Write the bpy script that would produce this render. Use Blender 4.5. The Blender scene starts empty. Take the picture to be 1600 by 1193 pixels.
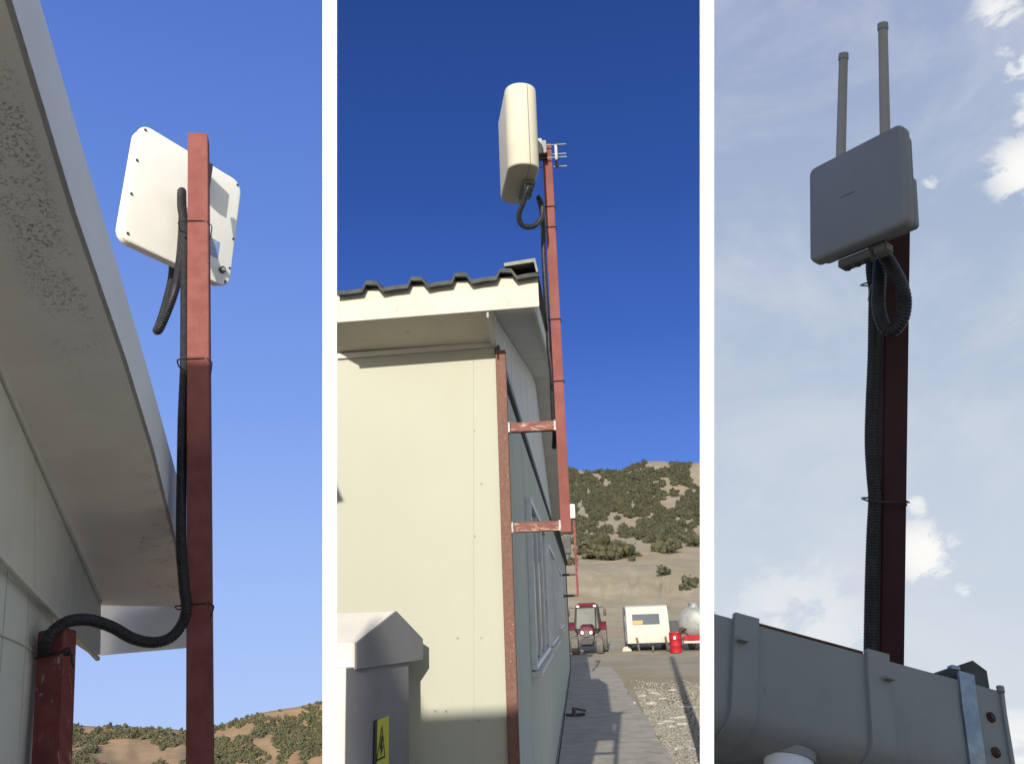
import bpy, bmesh, math, random
import numpy as np
from mathutils import Vector, Matrix

random.seed(7)
rng = np.random.default_rng(7)
scene = bpy.context.scene
COL = scene.collection
R = math.radians

# ------------------------------------------------------------------ camera
F, CX, CY, EYE = 1350.0, 800.0, 596.5, Vector((0, 0, 2.0))
_up = Vector((-186, 5113, 1350)).normalized()
_yw = (Vector((0, 0, 1)) - _up * _up.z).normalized()
_xw = _up.cross(_yw)
if _xw.x < 0: _xw = -_xw
M3 = Matrix((_xw, _yw, _up))                       # optical frame (right, up, forward) -> world


def ray(x, y): return M3 @ Vector(((x - CX) / F, -(y - CY) / F, 1.0))
def P(x, y, d): return EYE + ray(x, y) * d
def on_plane(x, y, p0, nn):
    r = ray(x, y)
    return EYE + r * ((p0 - EYE).dot(nn) / r.dot(nn))
def ground(x, y, z=0.0): return on_plane(x, y, Vector((0, 0, z)), Vector((0, 0, 1)))


cam_d = bpy.data.cameras.new('camera'); cam = bpy.data.objects.new('camera', cam_d); COL.objects.link(cam)
rt, upv, fw = M3 @ Vector((1, 0, 0)), M3 @ Vector((0, 1, 0)), M3 @ Vector((0, 0, 1))
cam.matrix_world = Matrix((( rt.x, upv.x, -fw.x, EYE.x), (rt.y, upv.y, -fw.y, EYE.y), (rt.z, upv.z, -fw.z, EYE.z), (0, 0, 0, 1)))
cam_d.sensor_width = 36; cam_d.lens = 36 * F / 1600; cam_d.clip_end = 2000; cam_d.clip_start = 0.05
scene.camera = cam

# ------------------------------------------------------------------ sun, sky, exposure
SUN_AZ, SUN_EL = 7.0, 20.0                          # light travels towards this azimuth
sd = bpy.data.lights.new('sun', 'SUN'); so = bpy.data.objects.new('sun', sd); COL.objects.link(so)
sd.energy = 4.6; sd.angle = R(0.4); sd.color = (1.0, 0.94, 0.83)
trav = Vector((math.sin(R(SUN_AZ)) * math.cos(R(SUN_EL)), math.cos(R(SUN_AZ)) * math.cos(R(SUN_EL)), -math.sin(R(SUN_EL))))
so.rotation_euler = trav.to_track_quat('-Z', 'Y').to_euler()
so.location = (-2, -12, 8)

vs = scene.view_settings
vs.view_transform = 'Standard'; vs.look = 'None'; vs.exposure = 0.25; vs.gamma = 1.0; vs.use_curve_mapping = False


def lin(r, g, b, k=1.0):
    f = lambda c: (c / 255 / 12.92) if c / 255 <= 0.04045 else ((c / 255 + 0.055) / 1.055) ** 2.4
    return (f(r) * k, f(g) * k, f(b) * k, 1)


world = bpy.data.worlds.new('World'); scene.world = world; world.use_nodes = True
nt = world.node_tree; nt.nodes.clear()


class NT:
    def __init__(s, tree): s.t = tree
    def n(s, typ, **kw):
        nd = s.t.nodes.new(typ)
        for k, v in kw.items(): setattr(nd, k, v)
        return nd
    def l(s, a, b): s.t.links.new(a, b)
    def put(s, sock, v):
        if hasattr(v, 'is_output') or isinstance(v, bpy.types.NodeSocket): s.l(v, sock)
        else: sock.default_value = v
    def m(s, op, a, b=0.0, c=None, clamp=False):
        nd = s.n('ShaderNodeMath', operation=op); nd.use_clamp = clamp
        s.put(nd.inputs[0], a); s.put(nd.inputs[1], b)
        if c is not None: s.put(nd.inputs[2], c)
        return nd.outputs[0]
    def dot(s, a, v):
        nd = s.n('ShaderNodeVectorMath', operation='DOT_PRODUCT'); s.put(nd.inputs[0], a); nd.inputs[1].default_value = v
        return nd.outputs['Value']
    def rng(s, v, a, b, c=0.0, d=1.0, smooth=True):
        nd = s.n('ShaderNodeMapRange'); nd.interpolation_type = 'SMOOTHSTEP' if smooth else 'LINEAR'
        s.put(nd.inputs[0], v)
        for i, q in enumerate((a, b, c, d)): nd.inputs[1 + i].default_value = q
        return nd.outputs[0]
    def mix(s, fac, a, b, mode='MIX'):
        nd = s.n('ShaderNodeMix'); nd.data_type = 'RGBA'; nd.blend_type = mode
        s.put(nd.inputs[0], fac); s.put(nd.inputs[6], a); s.put(nd.inputs[7], b)
        return nd.outputs[2]
    def ramp(s, v, stops, interp='LINEAR'):
        nd = s.n('ShaderNodeValToRGB'); cr = nd.color_ramp; cr.interpolation = interp
        while len(cr.elements) < len(stops): cr.elements.new(0.5)
        for e, (p, c) in zip(cr.elements, stops): e.position = p; e.color = c
        s.l(v, nd.inputs[0]); return nd.outputs[0]
    def noise(s, vec, scale, detail=4, rough=0.55, out=0, dist=0.0):
        nd = s.n('ShaderNodeTexNoise'); s.put(nd.inputs['Vector'], vec)
        nd.inputs['Scale'].default_value = scale; nd.inputs['Detail'].default_value = detail
        nd.inputs['Roughness'].default_value = rough; nd.inputs['Distortion'].default_value = dist
        return nd.outputs[out]
    def scale(s, vec, v):
        nd = s.n('ShaderNodeVectorMath', operation='MULTIPLY'); s.put(nd.inputs[0], vec); nd.inputs[1].default_value = v
        return nd.outputs[0]


W = NT(nt)
EXPK = 2 ** (-vs.exposure)
dirn = W.n('ShaderNodeTexCoord').outputs['Generated']
sep = W.n('ShaderNodeSeparateXYZ'); W.l(dirn, sep.inputs[0])
ez = W.rng(sep.outputs[2], -0.3, 1.0, smooth=False)          # position = (z + .3) / 1.3
pz = lambda z: (z + 0.3) / 1.3
sky_l = W.ramp(ez, [(pz(-.12), lin(178, 203, 250, EXPK)), (pz(.02), lin(160, 190, 247, EXPK)), (pz(.22), lin(128, 163, 236, EXPK)), (pz(.42), lin(104, 140, 220, EXPK)), (pz(.62), lin(84, 118, 203, EXPK)), (pz(1.0), lin(60, 90, 170, EXPK))])
sky_m = W.ramp(ez, [(pz(.0), lin(120, 158, 236, EXPK)), (pz(.16), lin(92, 133, 222, EXPK)), (pz(.30), lin(66, 106, 194, EXPK)), (pz(.45), lin(50, 86, 165, EXPK)), (pz(.62), lin(40, 73, 143, EXPK)), (pz(1.0), lin(30, 58, 120, EXPK))])
sky_r = W.ramp(ez, [(pz(-.10), lin(212, 220, 230, EXPK)), (pz(.06), lin(198, 210, 225, EXPK)), (pz(.28), lin(176, 192, 214, EXPK)), (pz(.48), lin(160, 176, 207, EXPK)), (pz(.62), lin(152, 165, 202, EXPK)), (pz(1.0), lin(135, 148, 188, EXPK))])
n1 = ray(515, 0).cross(ray(515, 1193)).normalized()
n2 = ray(1104.5, 0).cross(ray(1104.5, 1193)).normalized()
if n1.x < 0: n1 = -n1
if n2.x < 0: n2 = -n2
wob = W.m('MULTIPLY', W.m('SUBTRACT', W.noise(dirn, 6, 3), 0.5), 0.002)
f1 = W.rng(W.m('ADD', W.dot(dirn, n1), wob), -0.008, 0.008)
f2 = W.rng(W.m('ADD', W.dot(dirn, n2), wob), -0.008, 0.008)
# soft veils and small broken clouds drift through the overcast side
sv = W.scale(dirn, (1, 1, 1.6))
veil = W.rng(W.noise(sv, 4.2, 7, 0.62, dist=.4), 0.38, 0.70)
sky_r = W.mix(W.m('MULTIPLY', veil, 0.42), sky_r, lin(222, 226, 232, EXPK))
pn = W.noise(sv, 17, 7, 0.62, dist=0.3)
for (x, y, rad, thr, k) in ((1622, 95, .07, .48, 1.0), (1606, 265, .06, .47, 1.0), (1560, 15, .035, .52, .8), (1455, 283, .018, .55, .8), (1600, 185, .02, .5, .7), (1445, 865, .055, .46, 1.0),
                            (1432, 790, .022, .52, .7), (1505, 915, .022, .49, .9), (1250, 975, .11, .42, .45), (1600, 1180, .07, .40, .8), (1245, 955, .014, .40, .6)):
    d0 = ray(x, y).normalized()
    q = W.n('ShaderNodeVectorMath', operation='DISTANCE'); W.l(dirn, q.inputs[0]); q.inputs[1].default_value = d0
    g = W.rng(q.outputs['Value'], rad, rad * 0.15)
    c = W.rng(W.m('ADD', pn, W.m('MULTIPLY', g, 0.22)), thr + .12, thr + .27)
    sky_r = W.mix(W.m('MULTIPLY', W.m('MULTIPLY', c, g), k), sky_r, lin(250, 249, 246, EXPK * 1.02))
front = W.mix(f2, W.mix(f1, sky_l, sky_m), sky_r)
# the sky behind the photographer: plain Nishita daylight round the sun
nis = W.n('ShaderNodeTexSky', sky_type='NISHITA'); nis.sun_disc = False
nis.sun_elevation = R(SUN_EL); nis.sun_rotation = R(180 + SUN_AZ)
nis_s = W.mix(1.0, nis.outputs[0], (0.14, 0.14, 0.14, 1), 'MULTIPLY')
back = W.rng(sep.outputs[1], 0.25, -0.35)
colr = W.mix(back, front, nis_s)
# final strength stays in the Nishita range; colours are scaled to match
bg = W.n('ShaderNodeBackground'); bg.inputs['Strength'].default_value = 0.1
W.l(W.mix(1.0, colr, (10, 10, 10, 1), 'MULTIPLY'), bg.inputs['Color'])
wo = W.n('ShaderNodeOutputWorld'); W.l(bg.outputs[0], wo.inputs['Surface'])

# ------------------------------------------------------------------ materials
MATS = {}


def mat(name, c1, c2=None, scale=6, rough=0.6, bump=0.0, bscale=None, metal=0.0, stretch=(1, 1, 1), spec=0.3, lo=.35, hi=.65, detail=5):
    m = bpy.data.materials.new(name); m.use_nodes = True
    t = NT(m.node_tree); b = t.t.nodes['Principled BSDF']
    b.inputs['Roughness'].default_value = rough; b.inputs['Metallic'].default_value = metal
    b.inputs['Specular IOR Level'].default_value = spec
    pos = t.n('ShaderNodeNewGeometry').outputs['Position']
    v = t.scale(pos, stretch)
    col = None
    if c2:
        f = t.rng(t.noise(v, scale, detail), lo, hi)
        col = t.mix(f, (*c1, 1), (*c2, 1)); t.l(col, b.inputs['Base Color'])
    else:
        b.inputs['Base Color'].default_value = (*c1, 1)
    if bump:
        bp = t.n('ShaderNodeBump'); bp.inputs['Strength'].default_value = bump; bp.inputs['Distance'].default_value = 0.01
        t.l(t.noise(v, bscale or scale * 4, 4), bp.inputs['Height']); t.l(bp.outputs[0], b.inputs['Normal'])
    MATS[name] = m
    return m, t, b, col, pos


def wear(name, wear_c, thr, scale, stretch=(1, 1, 1), soft=.04, mask=None, k=1.0):
    m = MATS[name]; t = NT(m.node_tree); b = t.t.nodes['Principled BSDF']
    pos = t.n('ShaderNodeNewGeometry').outputs['Position']
    f = t.rng(t.noise(t.scale(pos, stretch), scale, 6, 0.65), thr, thr + soft)
    f = t.m('MULTIPLY', f, k)
    if b.inputs['Base Color'].links:
        src = b.inputs['Base Color'].links[0].from_socket
    else:
        src = tuple(b.inputs['Base Color'].default_value)
    t.l(t.mix(f, src, (*wear_c, 1)), b.inputs['Base Color'])


mat('red_oxide', (.19, .060, .050), (.23, .078, .066), 9, .78, .05, 60)
wear('red_oxide', (.36, .19, .16), .62, 38, (1, 1, .08), .12, k=.3)
wear('red_oxide', (.12, .036, .036), .62, 9, (1, 1, .2), .12, k=.4)
mat('red_worn', (.16, .04, .04), (.22, .06, .055), 14, .78, .15, 50); wear('red_worn', (.46, .36, .34), .60, 40, (1, 1, .25), .06, k=.7)
mat('red_rust', (.155, .077, .057), (.19, .10, .075), 60, .75, .3, 180); wear('red_rust', (.50, .40, .33), .63, 90, k=.6)
mat('red_scuffed', (.17, .068, .052), (.22, .09, .07), 12, .78, .1, 60); wear('red_scuffed', (.55, .40, .32), .52, 40, (.5, 1, 1.6), .12, k=.75)
mat('weld', (.35, .34, .33), (.18, .16, .15), 90, .5, .3, 120, .6)
mat('white_plastic', (.90, .88, .82), (.87, .85, .79), 5, .78, .02, 60)
mat('cream_plastic', (.54, .51, .415), (.51, .48, .385), 5, .78, .03, 80)
mat('black_rubber', (.018, .018, .02), (.03, .03, .033), 40, .42, .1, 120)
mat('dark_metal', (.08, .08, .085), None, rough=.45, metal=.6)
mat('steel', (.34, .345, .35), (.26, .265, .27), 30, .6, .05, 90, .3)
mat('galvanised', (.32, .37, .44), (.22, .26, .32), 35, .38, .1, 70, .75)
mat('cream_wall', (.43, .428, .35), (.415, .412, .335), 2.2, .78, .04, 30, lo=.2, hi=.8)
wear('cream_wall', (.40, .375, .28), .52, 2.6, (1, 1, .12), .22, k=.22)
wear('cream_wall', (.34, .31, .22), .66, 30, (1, 1, .5), .06, k=.25)
mat('side_wall', (.42, .44, .38), (.39, .41, .36), 2, .78, .04, 30)
mat('gable_panel', (.60, .60, .58), (.56, .56, .54), 3, .78, .04, 30)
mat('fascia_white', (.58, .54, .455), (.54, .505, .42), 4, .78, .04, 30); wear('fascia_white', (.36, .31, .23), .60, 22, (1, 1, .6), .10, k=.5)
mat('trim_white', (.62, .60, .54), (.57, .55, .49), 8, .78, .04, 40)
mat('roof_dark', (.045, .05, .048), (.075, .08, .075), 18, .75, .2, 60)
mat('cap_green', (.20, .21, .17), (.26, .27, .22), 16, .7, .1, 50)
mat('window_frame', (.62, .65, .68), (.56, .59, .62), 10, .4)
mat('glass_dark', (.05, .065, .085), None, rough=.06, spec=.8)
mat('left_wall', (.60, .61, .56), (.56, .575, .525), 2.5, .78, .04, 30); wear('left_wall', (.33, .33, .27), .66, 9, (1, 1, .5), .10, k=.3)
mat('left_gable', (.62, .59, .53), (.57, .54, .48), 3, .78, .05, 30); wear('left_gable', (.36, .31, .24), .63, 8, (2, 2, .35), .14, k=.45)
mat('fascia_bluewhite', (.70, .72, .77), (.66, .68, .73), 3, .78, .03, 30)
mat('cabinet_shade_grey', (.21, .205, .215), (.19, .185, .195), 5, .78, .03, 40)  # darkened to paint shade onto the cabinet's sunless faces; skirting and seam reuse it
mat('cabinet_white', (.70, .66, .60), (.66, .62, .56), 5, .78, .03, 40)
mat('sign_yellow', (.52, .50, .05), (.48, .46, .05), 20, .45)
mat('sign_black', (.025, .025, .025), None, rough=.5)
mat('concrete', (.41, .375, .32), (.33, .30, .255), 3, .85, .3, 40); wear('concrete', (.20, .185, .165), .60, 1.6, k=.5)
mat('rubble', (.52, .49, .42), (.40, .37, .31), 12, .85, .3, 40)
mat('gravel', (.33, .305, .25), (.22, .20, .165), 9, .85)
mat('bush_leaf', (.078, .078, .043), (.040, .044, .024), .45, .75, detail=3)
mat('bush_leaf_pale', (.135, .13, .07), (.075, .077, .04), .25, .75, detail=3)
mat('bark', (.11, .085, .06), None, rough=.9)
mat('divider_white', (.88, .88, .88), (.86, .86, .86), 2, .5)
mat('unit_grey', (.235, .24, .245), (.215, .22, .225), 6, .5, .05, 200)
mat('unit_under', (.20, .195, .18), (.17, .165, .15), 12, .6)
mat('whip_grey', (.36, .355, .33), (.32, .31, .29), 10, .55)
mat('whip_cap', (.28, .28, .27), None, rough=.5)
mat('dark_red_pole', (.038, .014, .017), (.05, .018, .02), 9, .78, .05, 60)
mat('gutter_grey', (.255, .262, .26), (.225, .23, .228), 5, .5, .04, 60); wear('gutter_grey', (.17, .15, .125), .58, 9, (1.5, 1.5, .5), .2, k=.35); wear('gutter_grey', (.13, .115, .09), .64, 60, (1, 1, .4), .1, k=.35)
mat('logo_red', (.24, .14, .14), None, rough=.5)
mat('logo_grey', (.17, .18, .19), None, rough=.5)
mat('rust_dark', (.035, .018, .010), (.10, .05, .03), 60, .9, .3, 150)
mat('tyre', (.10, .095, .085), (.15, .14, .12), 14, .85, .2, 40)
mat('rim_pale', (.62, .58, .50), (.5, .46, .40), 10, .5)
mat('tractor_red', (.14, .016, .03), (.11, .014, .026), 5, .6)
mat('tractor_black', (.03, .028, .032), (.05, .045, .045), 8, .5)
mat('lamp_clear', (.75, .76, .78), None, rough=.15)
mat('cab_glass', (.06, .07, .06), (.04, .05, .045), 2, .45, spec=.3)
mat('caravan_white', (.50, .485, .425), (.46, .445, .39), 3, .7)
mat('caravan_grey', (.34, .36, .38), None, rough=.5)
mat('carton', (.42, .30, .13), None, rough=.8)
mat('barrel_red', (.36, .013, .02), (.30, .011, .017), 6, .6)
mat('tank_grey', (.30, .31, .29), (.24, .25, .235), 6, .5, .1, 20, .2)
mat('dark_box', (.055, .06, .065), (.075, .08, .085), 8, .5)
mat('shade_block_grey', (.50, .50, .49), (.46, .46, .45), 2, .7, .1, 20)  # coat of the added shade blocks
mat('sticker_blue', (.16, .26, .52), (.3, .38, .6), 90, .4)
mat('soil_flat', (.41, .345, .215), (.36, .30, .185), 1.5, .95, .3, 12)

# terrain: dry soil, paler track, orange scars
mt, t, b, col, pos = mat('soil', (.375, .325, .225), (.30, .255, .17), .35, .95, .5, 3.0)
f = t.rng(t.noise(pos, .055, 4), .52, .66)
col = t.mix(t.m('MULTIPLY', f, .3), col, (.38, .235, .135, 1))
f = t.rng(t.noise(pos, 3.5, 6, .7), .35, .7)
col = t.mix(t.m('MULTIPLY', f, .25), col, (.19, .15, .09, 1))
t.l(col, b.inputs['Base Color'])
mt, t, b, col, pos = mat('soil_orange', (.47, .32, .175), (.40, .27, .15), .10, .95, .5, 1.0)
f = t.rng(t.noise(pos, .5, 6, .7), .40, .7)
col = t.mix(t.m('MULTIPLY', f, .35), col, (.24, .155, .08, 1)); t.l(col, b.inputs['Base Color'])

# stained soffit: dark speckled mould strip along the outer edge
mt, t, b, col, pos = mat('soffit_stained', (.80, .78, .75), (.75, .73, .70), 3, .6, .05, 30)
uv = t.n('ShaderNodeUVMap').outputs[0]
su = t.n('ShaderNodeSeparateXYZ'); t.l(uv, su.inputs[0])
sp = t.rng(t.noise(pos, 75, 7, .75, dist=.5), .51, .57)
spot = t.rng(t.noise(pos, 4.2, 5, .7), .38, .50)
band = t.m('MULTIPLY', t.rng(su.outputs[0], .36, .60), t.rng(su.outputs[0], .93, .80))
long = t.m('MULTIPLY', t.rng(su.outputs[1], .48, .80), t.rng(su.outputs[1], .98, .90))
long2 = t.m('MULTIPLY', t.rng(su.outputs[1], .03, .07), t.rng(su.outputs[1], .42, .30))
k = t.m('MULTIPLY', t.m('MULTIPLY', sp, spot), t.m('MULTIPLY', band, long))
k2 = t.m('MULTIPLY', t.m('MULTIPLY', sp, t.rng(t.noise(pos, 7, 3), .53, .62)), t.m('MULTIPLY', long2, t.rng(su.outputs[0], .45, .7)))
k3 = t.m('MULTIPLY', t.rng(su.outputs[0], .985, .998), t.rng(t.noise(pos, 30, 4), .42, .6))
kk = t.m('ADD', t.m('ADD', t.m('MULTIPLY', k, .8), t.m('MULTIPLY', k2, .6)), t.m('MULTIPLY', k3, .7), clamp=True)
t.l(t.mix(kk, col, (.19, .15, .11, 1)), b.inputs['Base Color'])


# ------------------------------------------------------------------ builders
class MB:
    def __init__(s): s.v, s.f = [], []
    def add(s, vs_, fs):
        o = len(s.v); s.v += [Vector(q) for q in vs_]; s.f += [tuple(i + o for i in q) for q in fs]; return s
    def hexa(s, a, b):
        """two quads (4 points each) joined into a solid"""
        n = len(a)
        fs = [tuple(range(n))[::-1], tuple(range(n, 2 * n))] + [(i, (i + 1) % n, n + (i + 1) % n, n + i) for i in range(n)]
        return s.add(list(a) + list(b), fs)
    def prism(s, poly, off): return s.hexa([Vector(q) for q in poly], [Vector(q) + off for q in poly])
    def box(s, c, X, Y, Z, dx, dy, dz):
        c = Vector(c); a = []
        for sz in (-1, 1):
            a.append([c + X * (sx * dx / 2) + Y * (sy * dy / 2) + Z * (sz * dz / 2) for sx, sy in ((-1, -1), (1, -1), (1, 1), (-1, 1))])
        return s.hexa(a[0], a[1])
    def abox(s, x0, x1, y0, y1, z0, z1):
        return s.box(((x0 + x1) / 2, (y0 + y1) / 2, (z0 + z1) / 2), Vector((1, 0, 0)), Vector((0, 1, 0)), Vector((0, 0, 1)), x1 - x0, y1 - y0, z1 - z0)
    def rings(s, loops, cap=True, closed=True):
        o = len(s.v); n = len(loops[0])
        for L in loops: s.v += [Vector(q) for q in L]
        for i in range(len(loops) - 1):
            for j in range(n if closed else n - 1):
                k = (j + 1) % n
                s.f.append((o + i * n + j, o + i * n + k, o + (i + 1) * n + k, o + (i + 1) * n + j))
        if cap: s.f.append(tuple(o + j for j in range(n))[::-1]); s.f.append(tuple(o + (len(loops) - 1) * n + j for j in range(n)))
        return s
    def tube(s, path, rad, seg=10, ribs=None, smooth=True, step=None):
        pts = catmull(path, step) if smooth else [Vector(q) for q in path]
        loops = []; up = None
        for i, p in enumerate(pts):
            tan = (pts[min(i + 1, len(pts) - 1)] - pts[max(i - 1, 0)]).normalized()
            if up is None:
                up = tan.orthogonal().normalized()
            up = (up - tan * up.dot(tan)).normalized(); side = tan.cross(up)
            r = rad(i / (len(pts) - 1)) if callable(rad) else rad
            if ribs: r *= (1.0, 1.0, 1 - ribs, 1 - ribs)[i % 4]
            loops.append([p + (up * math.cos(a) + side * math.sin(a)) * r for a in [2 * math.pi * j / seg for j in range(seg)]])
        return s.rings(loops)
    def cyl(s, a, b, r, seg=14, r2=None):
        return s.tube([a, b], (lambda q: r + ((r if r2 is None else r2) - r) * q), seg, smooth=False)
    def pillow(s, c, X, Y, Z, w, h, t, rad, e, seg=5, steps=3, e2=None):
        """rounded-rectangle slab: w along X, h along Y, thickness t along Z, edges rounded by e"""
        c = Vector(c); loops = []
        prof = []
        for i in range(steps + 1):
            a = math.pi / 2 * i / steps; prof.append((e * (1 - math.sin(a)), -t / 2 + e * (1 - math.cos(a))))
        e2 = e if e2 is None else e2
        for i in range(steps + 1):
            a = math.pi / 2 * (1 - i / steps); prof.append((e2 * (1 - math.sin(a)), t / 2 - e2 * (1 - math.cos(a))))
        for ins, z in prof:
            L = []; r = max(rad - ins, .0015)
            for qx, qy, a0 in ((1, 1, 0), (-1, 1, 90), (-1, -1, 180), (1, -1, 270)):
                for j in range(seg + 1):
                    a = R(a0 + 90 * j / seg)
                    L.append(c + X * (qx * (w / 2 - rad) + r * math.cos(a)) + Y * (qy * (h / 2 - rad) + r * math.sin(a)) + Z * z)
            loops.append(L)
        return s.rings(loops)
    def build(s, name, m, parent=None, bevel=0.0, smooth=False, kind=None):
        org = Vector(parent['_org']) if parent is not None else Vector((0, 0, 0))
        me = bpy.data.meshes.new(name); bm = bmesh.new()
        vv = [bm.verts.new(q - org) for q in s.v]
        for q in s.f:
            try: bm.faces.new([vv[i] for i in q])
            except ValueError: pass
        bmesh.ops.recalc_face_normals(bm, faces=bm.faces)
        if bevel:
            ed = [e_ for e_ in bm.edges if len(e_.link_faces) == 2 and e_.calc_face_angle(0) > .5]
            bmesh.ops.bevel(bm, geom=ed, offset=bevel, segments=2, affect='EDGES', clamp_overlap=True)
        if smooth:
            for q in bm.faces: q.smooth = True
        bm.to_mesh(me); bm.free()
        if smooth: 
            try: me.set_sharp_from_angle(angle=R(40))
            except Exception: pass
        me.materials.append(MATS[m] if isinstance(m, str) else m)
        o = bpy.data.objects.new(name, me); COL.objects.link(o)
        if parent is not None:
            o.parent = parent; o['_org'] = tuple(org)
        else: o['_org'] = (0, 0, 0)
        if kind: o['kind'] = kind
        return o


def catmull(pts, step=None):
    pts = [Vector(q) for q in pts]
    ext = [pts[0] * 2 - pts[1]] + pts + [pts[-1] * 2 - pts[-2]]
    dense = []
    for i in range(1, len(ext) - 2):
        p0, p1, p2, p3 = ext[i - 1:i + 3]
        for j in range(16):
            u = j / 16
            dense.append(0.5 * ((2 * p1) + (p2 - p0) * u + (2 * p0 - 5 * p1 + 4 * p2 - p3) * u * u + (3 * p1 - p0 - 3 * p2 + p3) * u ** 3))
    dense.append(pts[-1])
    if not step: return dense
    out = [dense[0]]; acc = 0.0
    for a, b_ in zip(dense, dense[1:]):
        L = (b_ - a).length
        if L == 0: continue
        d = step - acc
        while d <= L:
            out.append(a.lerp(b_, d / L)); d += step
        acc = L - (d - step)
    return out


def thing(name, loc, label, cat, group=None):
    o = bpy.data.objects.new(name, None); COL.objects.link(o)
    o.location = loc; o.empty_display_size = .1; o['_org'] = tuple(loc); o['label'] = label; o['category'] = cat
    if group: o['group'] = group
    return o


def tag(o, label=None, cat=None, group=None, kind=None):
    for k_, v_ in (('label', label), ('category', cat), ('group', group), ('kind', kind)):
        if v_: o[k_] = v_
    return o


KB = 2.05                                           # metres per unit in the left view
XA, YA, ZA = Vector((1, 0, 0)), Vector((0, 1, 0)), Vector((0, 0, 1))


def frame_of(A, B, yaw=0):
    """axes of a square tube from A to B: (side, towards camera, axis)"""
    ax = (B - A).normalized(); mid = (A + B) / 2
    toc = (EYE - mid); toc = (toc - ax * toc.dot(ax)).normalized()
    side = toc.cross(ax).normalized()
    if side.dot(rt) < 0: side = -side
    q = Matrix.Rotation(R(yaw), 3, ax)
    return q @ side, q @ toc, ax


def sq_tube(A, B, w, yaw=0, fr=None):
    S, T, Z = fr or frame_of(A, B, yaw)
    return MB().box((A + B) / 2, S, T, Z, w, w, (B - A).length)


def tie(parent, centre, S, T, w, d, tail=None, rad=.0022, m='black_rubber'):
    """cable tie: a flat rounded loop round pole and conduit with a loose tail"""
    mb = MB(); L = []
    for j in range(24):
        a = 2 * math.pi * j / 24; ca, sa = math.cos(a), math.sin(a)
        L.append(centre + S * (w / 2 * math.copysign(abs(ca) ** .35, ca)) + T * (d / 2 * math.copysign(abs(sa) ** .35, sa)))
    L.append(L[0])
    mb.tube(L, rad, 6, smooth=False)
    if tail: mb.tube([centre + S * (w / 2) + T * (d / 2)] + tail, rad * .8, 5)
    return mb.build('cable_tie', m, parent)


# ------------------------------------------------------------------ terrain (one sheet, plateau with drops at both sides)
def interp(r, prof):
    for (r0, a), (r1, c) in zip(prof, prof[1:]):
        if r <= r1: return a + (c - a) * (r - r0) / (r1 - r0)
    return prof[-1][1]


def vnoise(x, y, seed=0):
    def h(i, j):
        v = math.sin(i * 127.1 + j * 311.7 + seed * 74.7) * 43758.5453
        return v - math.floor(v)
    xi, yi = math.floor(x), math.floor(y); fx, fy = x - xi, y - yi
    fx, fy = fx * fx * (3 - 2 * fx), fy * fy * (3 - 2 * fy)
    return (h(xi, yi) * (1 - fx) + h(xi + 1, yi) * fx) * (1 - fy) + (h(xi, yi + 1) * (1 - fx) + h(xi + 1, yi + 1) * fx) * fy


CREST_L = [(-1200, 1180), (-200, 1130), (108, 1133), (200, 1134), (290, 1141), (330, 1135), (400, 1116), (460, 1104), (500, 1097), (520, 1095)]
CREST_M = [(300, 760), (515, 742), (700, 738), (888, 737), (920, 738), (950, 734), (990, 726), (1030, 722), (1094, 719), (1300, 715)]


def dir_at(x, y):
    d = ray(x, y); h = math.hypot(d.x, d.y); return d / h


def terr_left(x, r):
    if r <= 9: return 0.0, x
    yc = interp(x, CREST_L)
    if r < 205: return -0.178 * (r - 9), x
    if r <= 290:
        u = (r - 205) / 85
        y = 1232 + (yc - 1232) * (u ** .9) + (vnoise(x / 22, r / 14, 3) - .5) * 9 * (1 - u * .6) + (vnoise(x / 70, r / 40, 5) - .5) * 16 * math.sin(math.pi * u)
        return 2 + dir_at(x, y).z * r, x
    return 2 + dir_at(x, yc).z * 290 - (r - 290) * .5, x


MID = [(43, 1013), (56, 978), (64, 955), (70, 938), (82, 893), (100, 872), (118, 846), (170, 806), (300, 0), (340, 0)]


def terr_mid(x, r):
    if r <= 43:
        return (vnoise(x / 40, r * 1.3, 1) - .5) * .05, x
    yc = interp(x, CREST_M)
    pr = [(a, (yc if a == 300 else yc + 40 if a == 340 else c)) for a, c in MID]
    y = interp(r, pr)
    bank = max(0, 1 - abs(r - 76) / 7)
    y += bank * ((vnoise(x / 7, r / 3, 9) - .5) * 8 + (vnoise(x / 19, r / 9, 11) - .5) * 12) + (vnoise(x / 60, r / 25, 2) - .5) * 10 * min(1, (r - 43) / 30) + (vnoise(x / 14, r / 8, 4) - .5) * 4 * min(1, (r - 43) / 30)
    y -= max(0, 1 - abs(r - 60) / 14) * (920 - x) * .06 if x < 920 else 0
    if r < 66: y += 0
    return 2 + dir_at(x, min(y, 1013)).z * r, x


def terr_right(x, r):
    return (0.0 if r <= 9 else -0.195 * (r - 9)), x


def locate(x, r, fn):
    z, _ = fn(x, r); y = 950.0
    for _i in range(4):
        d = dir_at(x, y)
        # image row whose ray at range r has height z
        lo_, hi_ = -4000.0, 9000.0
        for _k in range(40):
            m_ = (lo_ + hi_) / 2
            if 2 + dir_at(x, m_).z * r > z: lo_ = m_
            else: hi_ = m_
            if dir_at(x, m_).length > 50: break
        y = (lo_ + hi_) / 2
    d = dir_at(x, y)
    return Vector((d.x * r, d.y * r, z))


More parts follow.
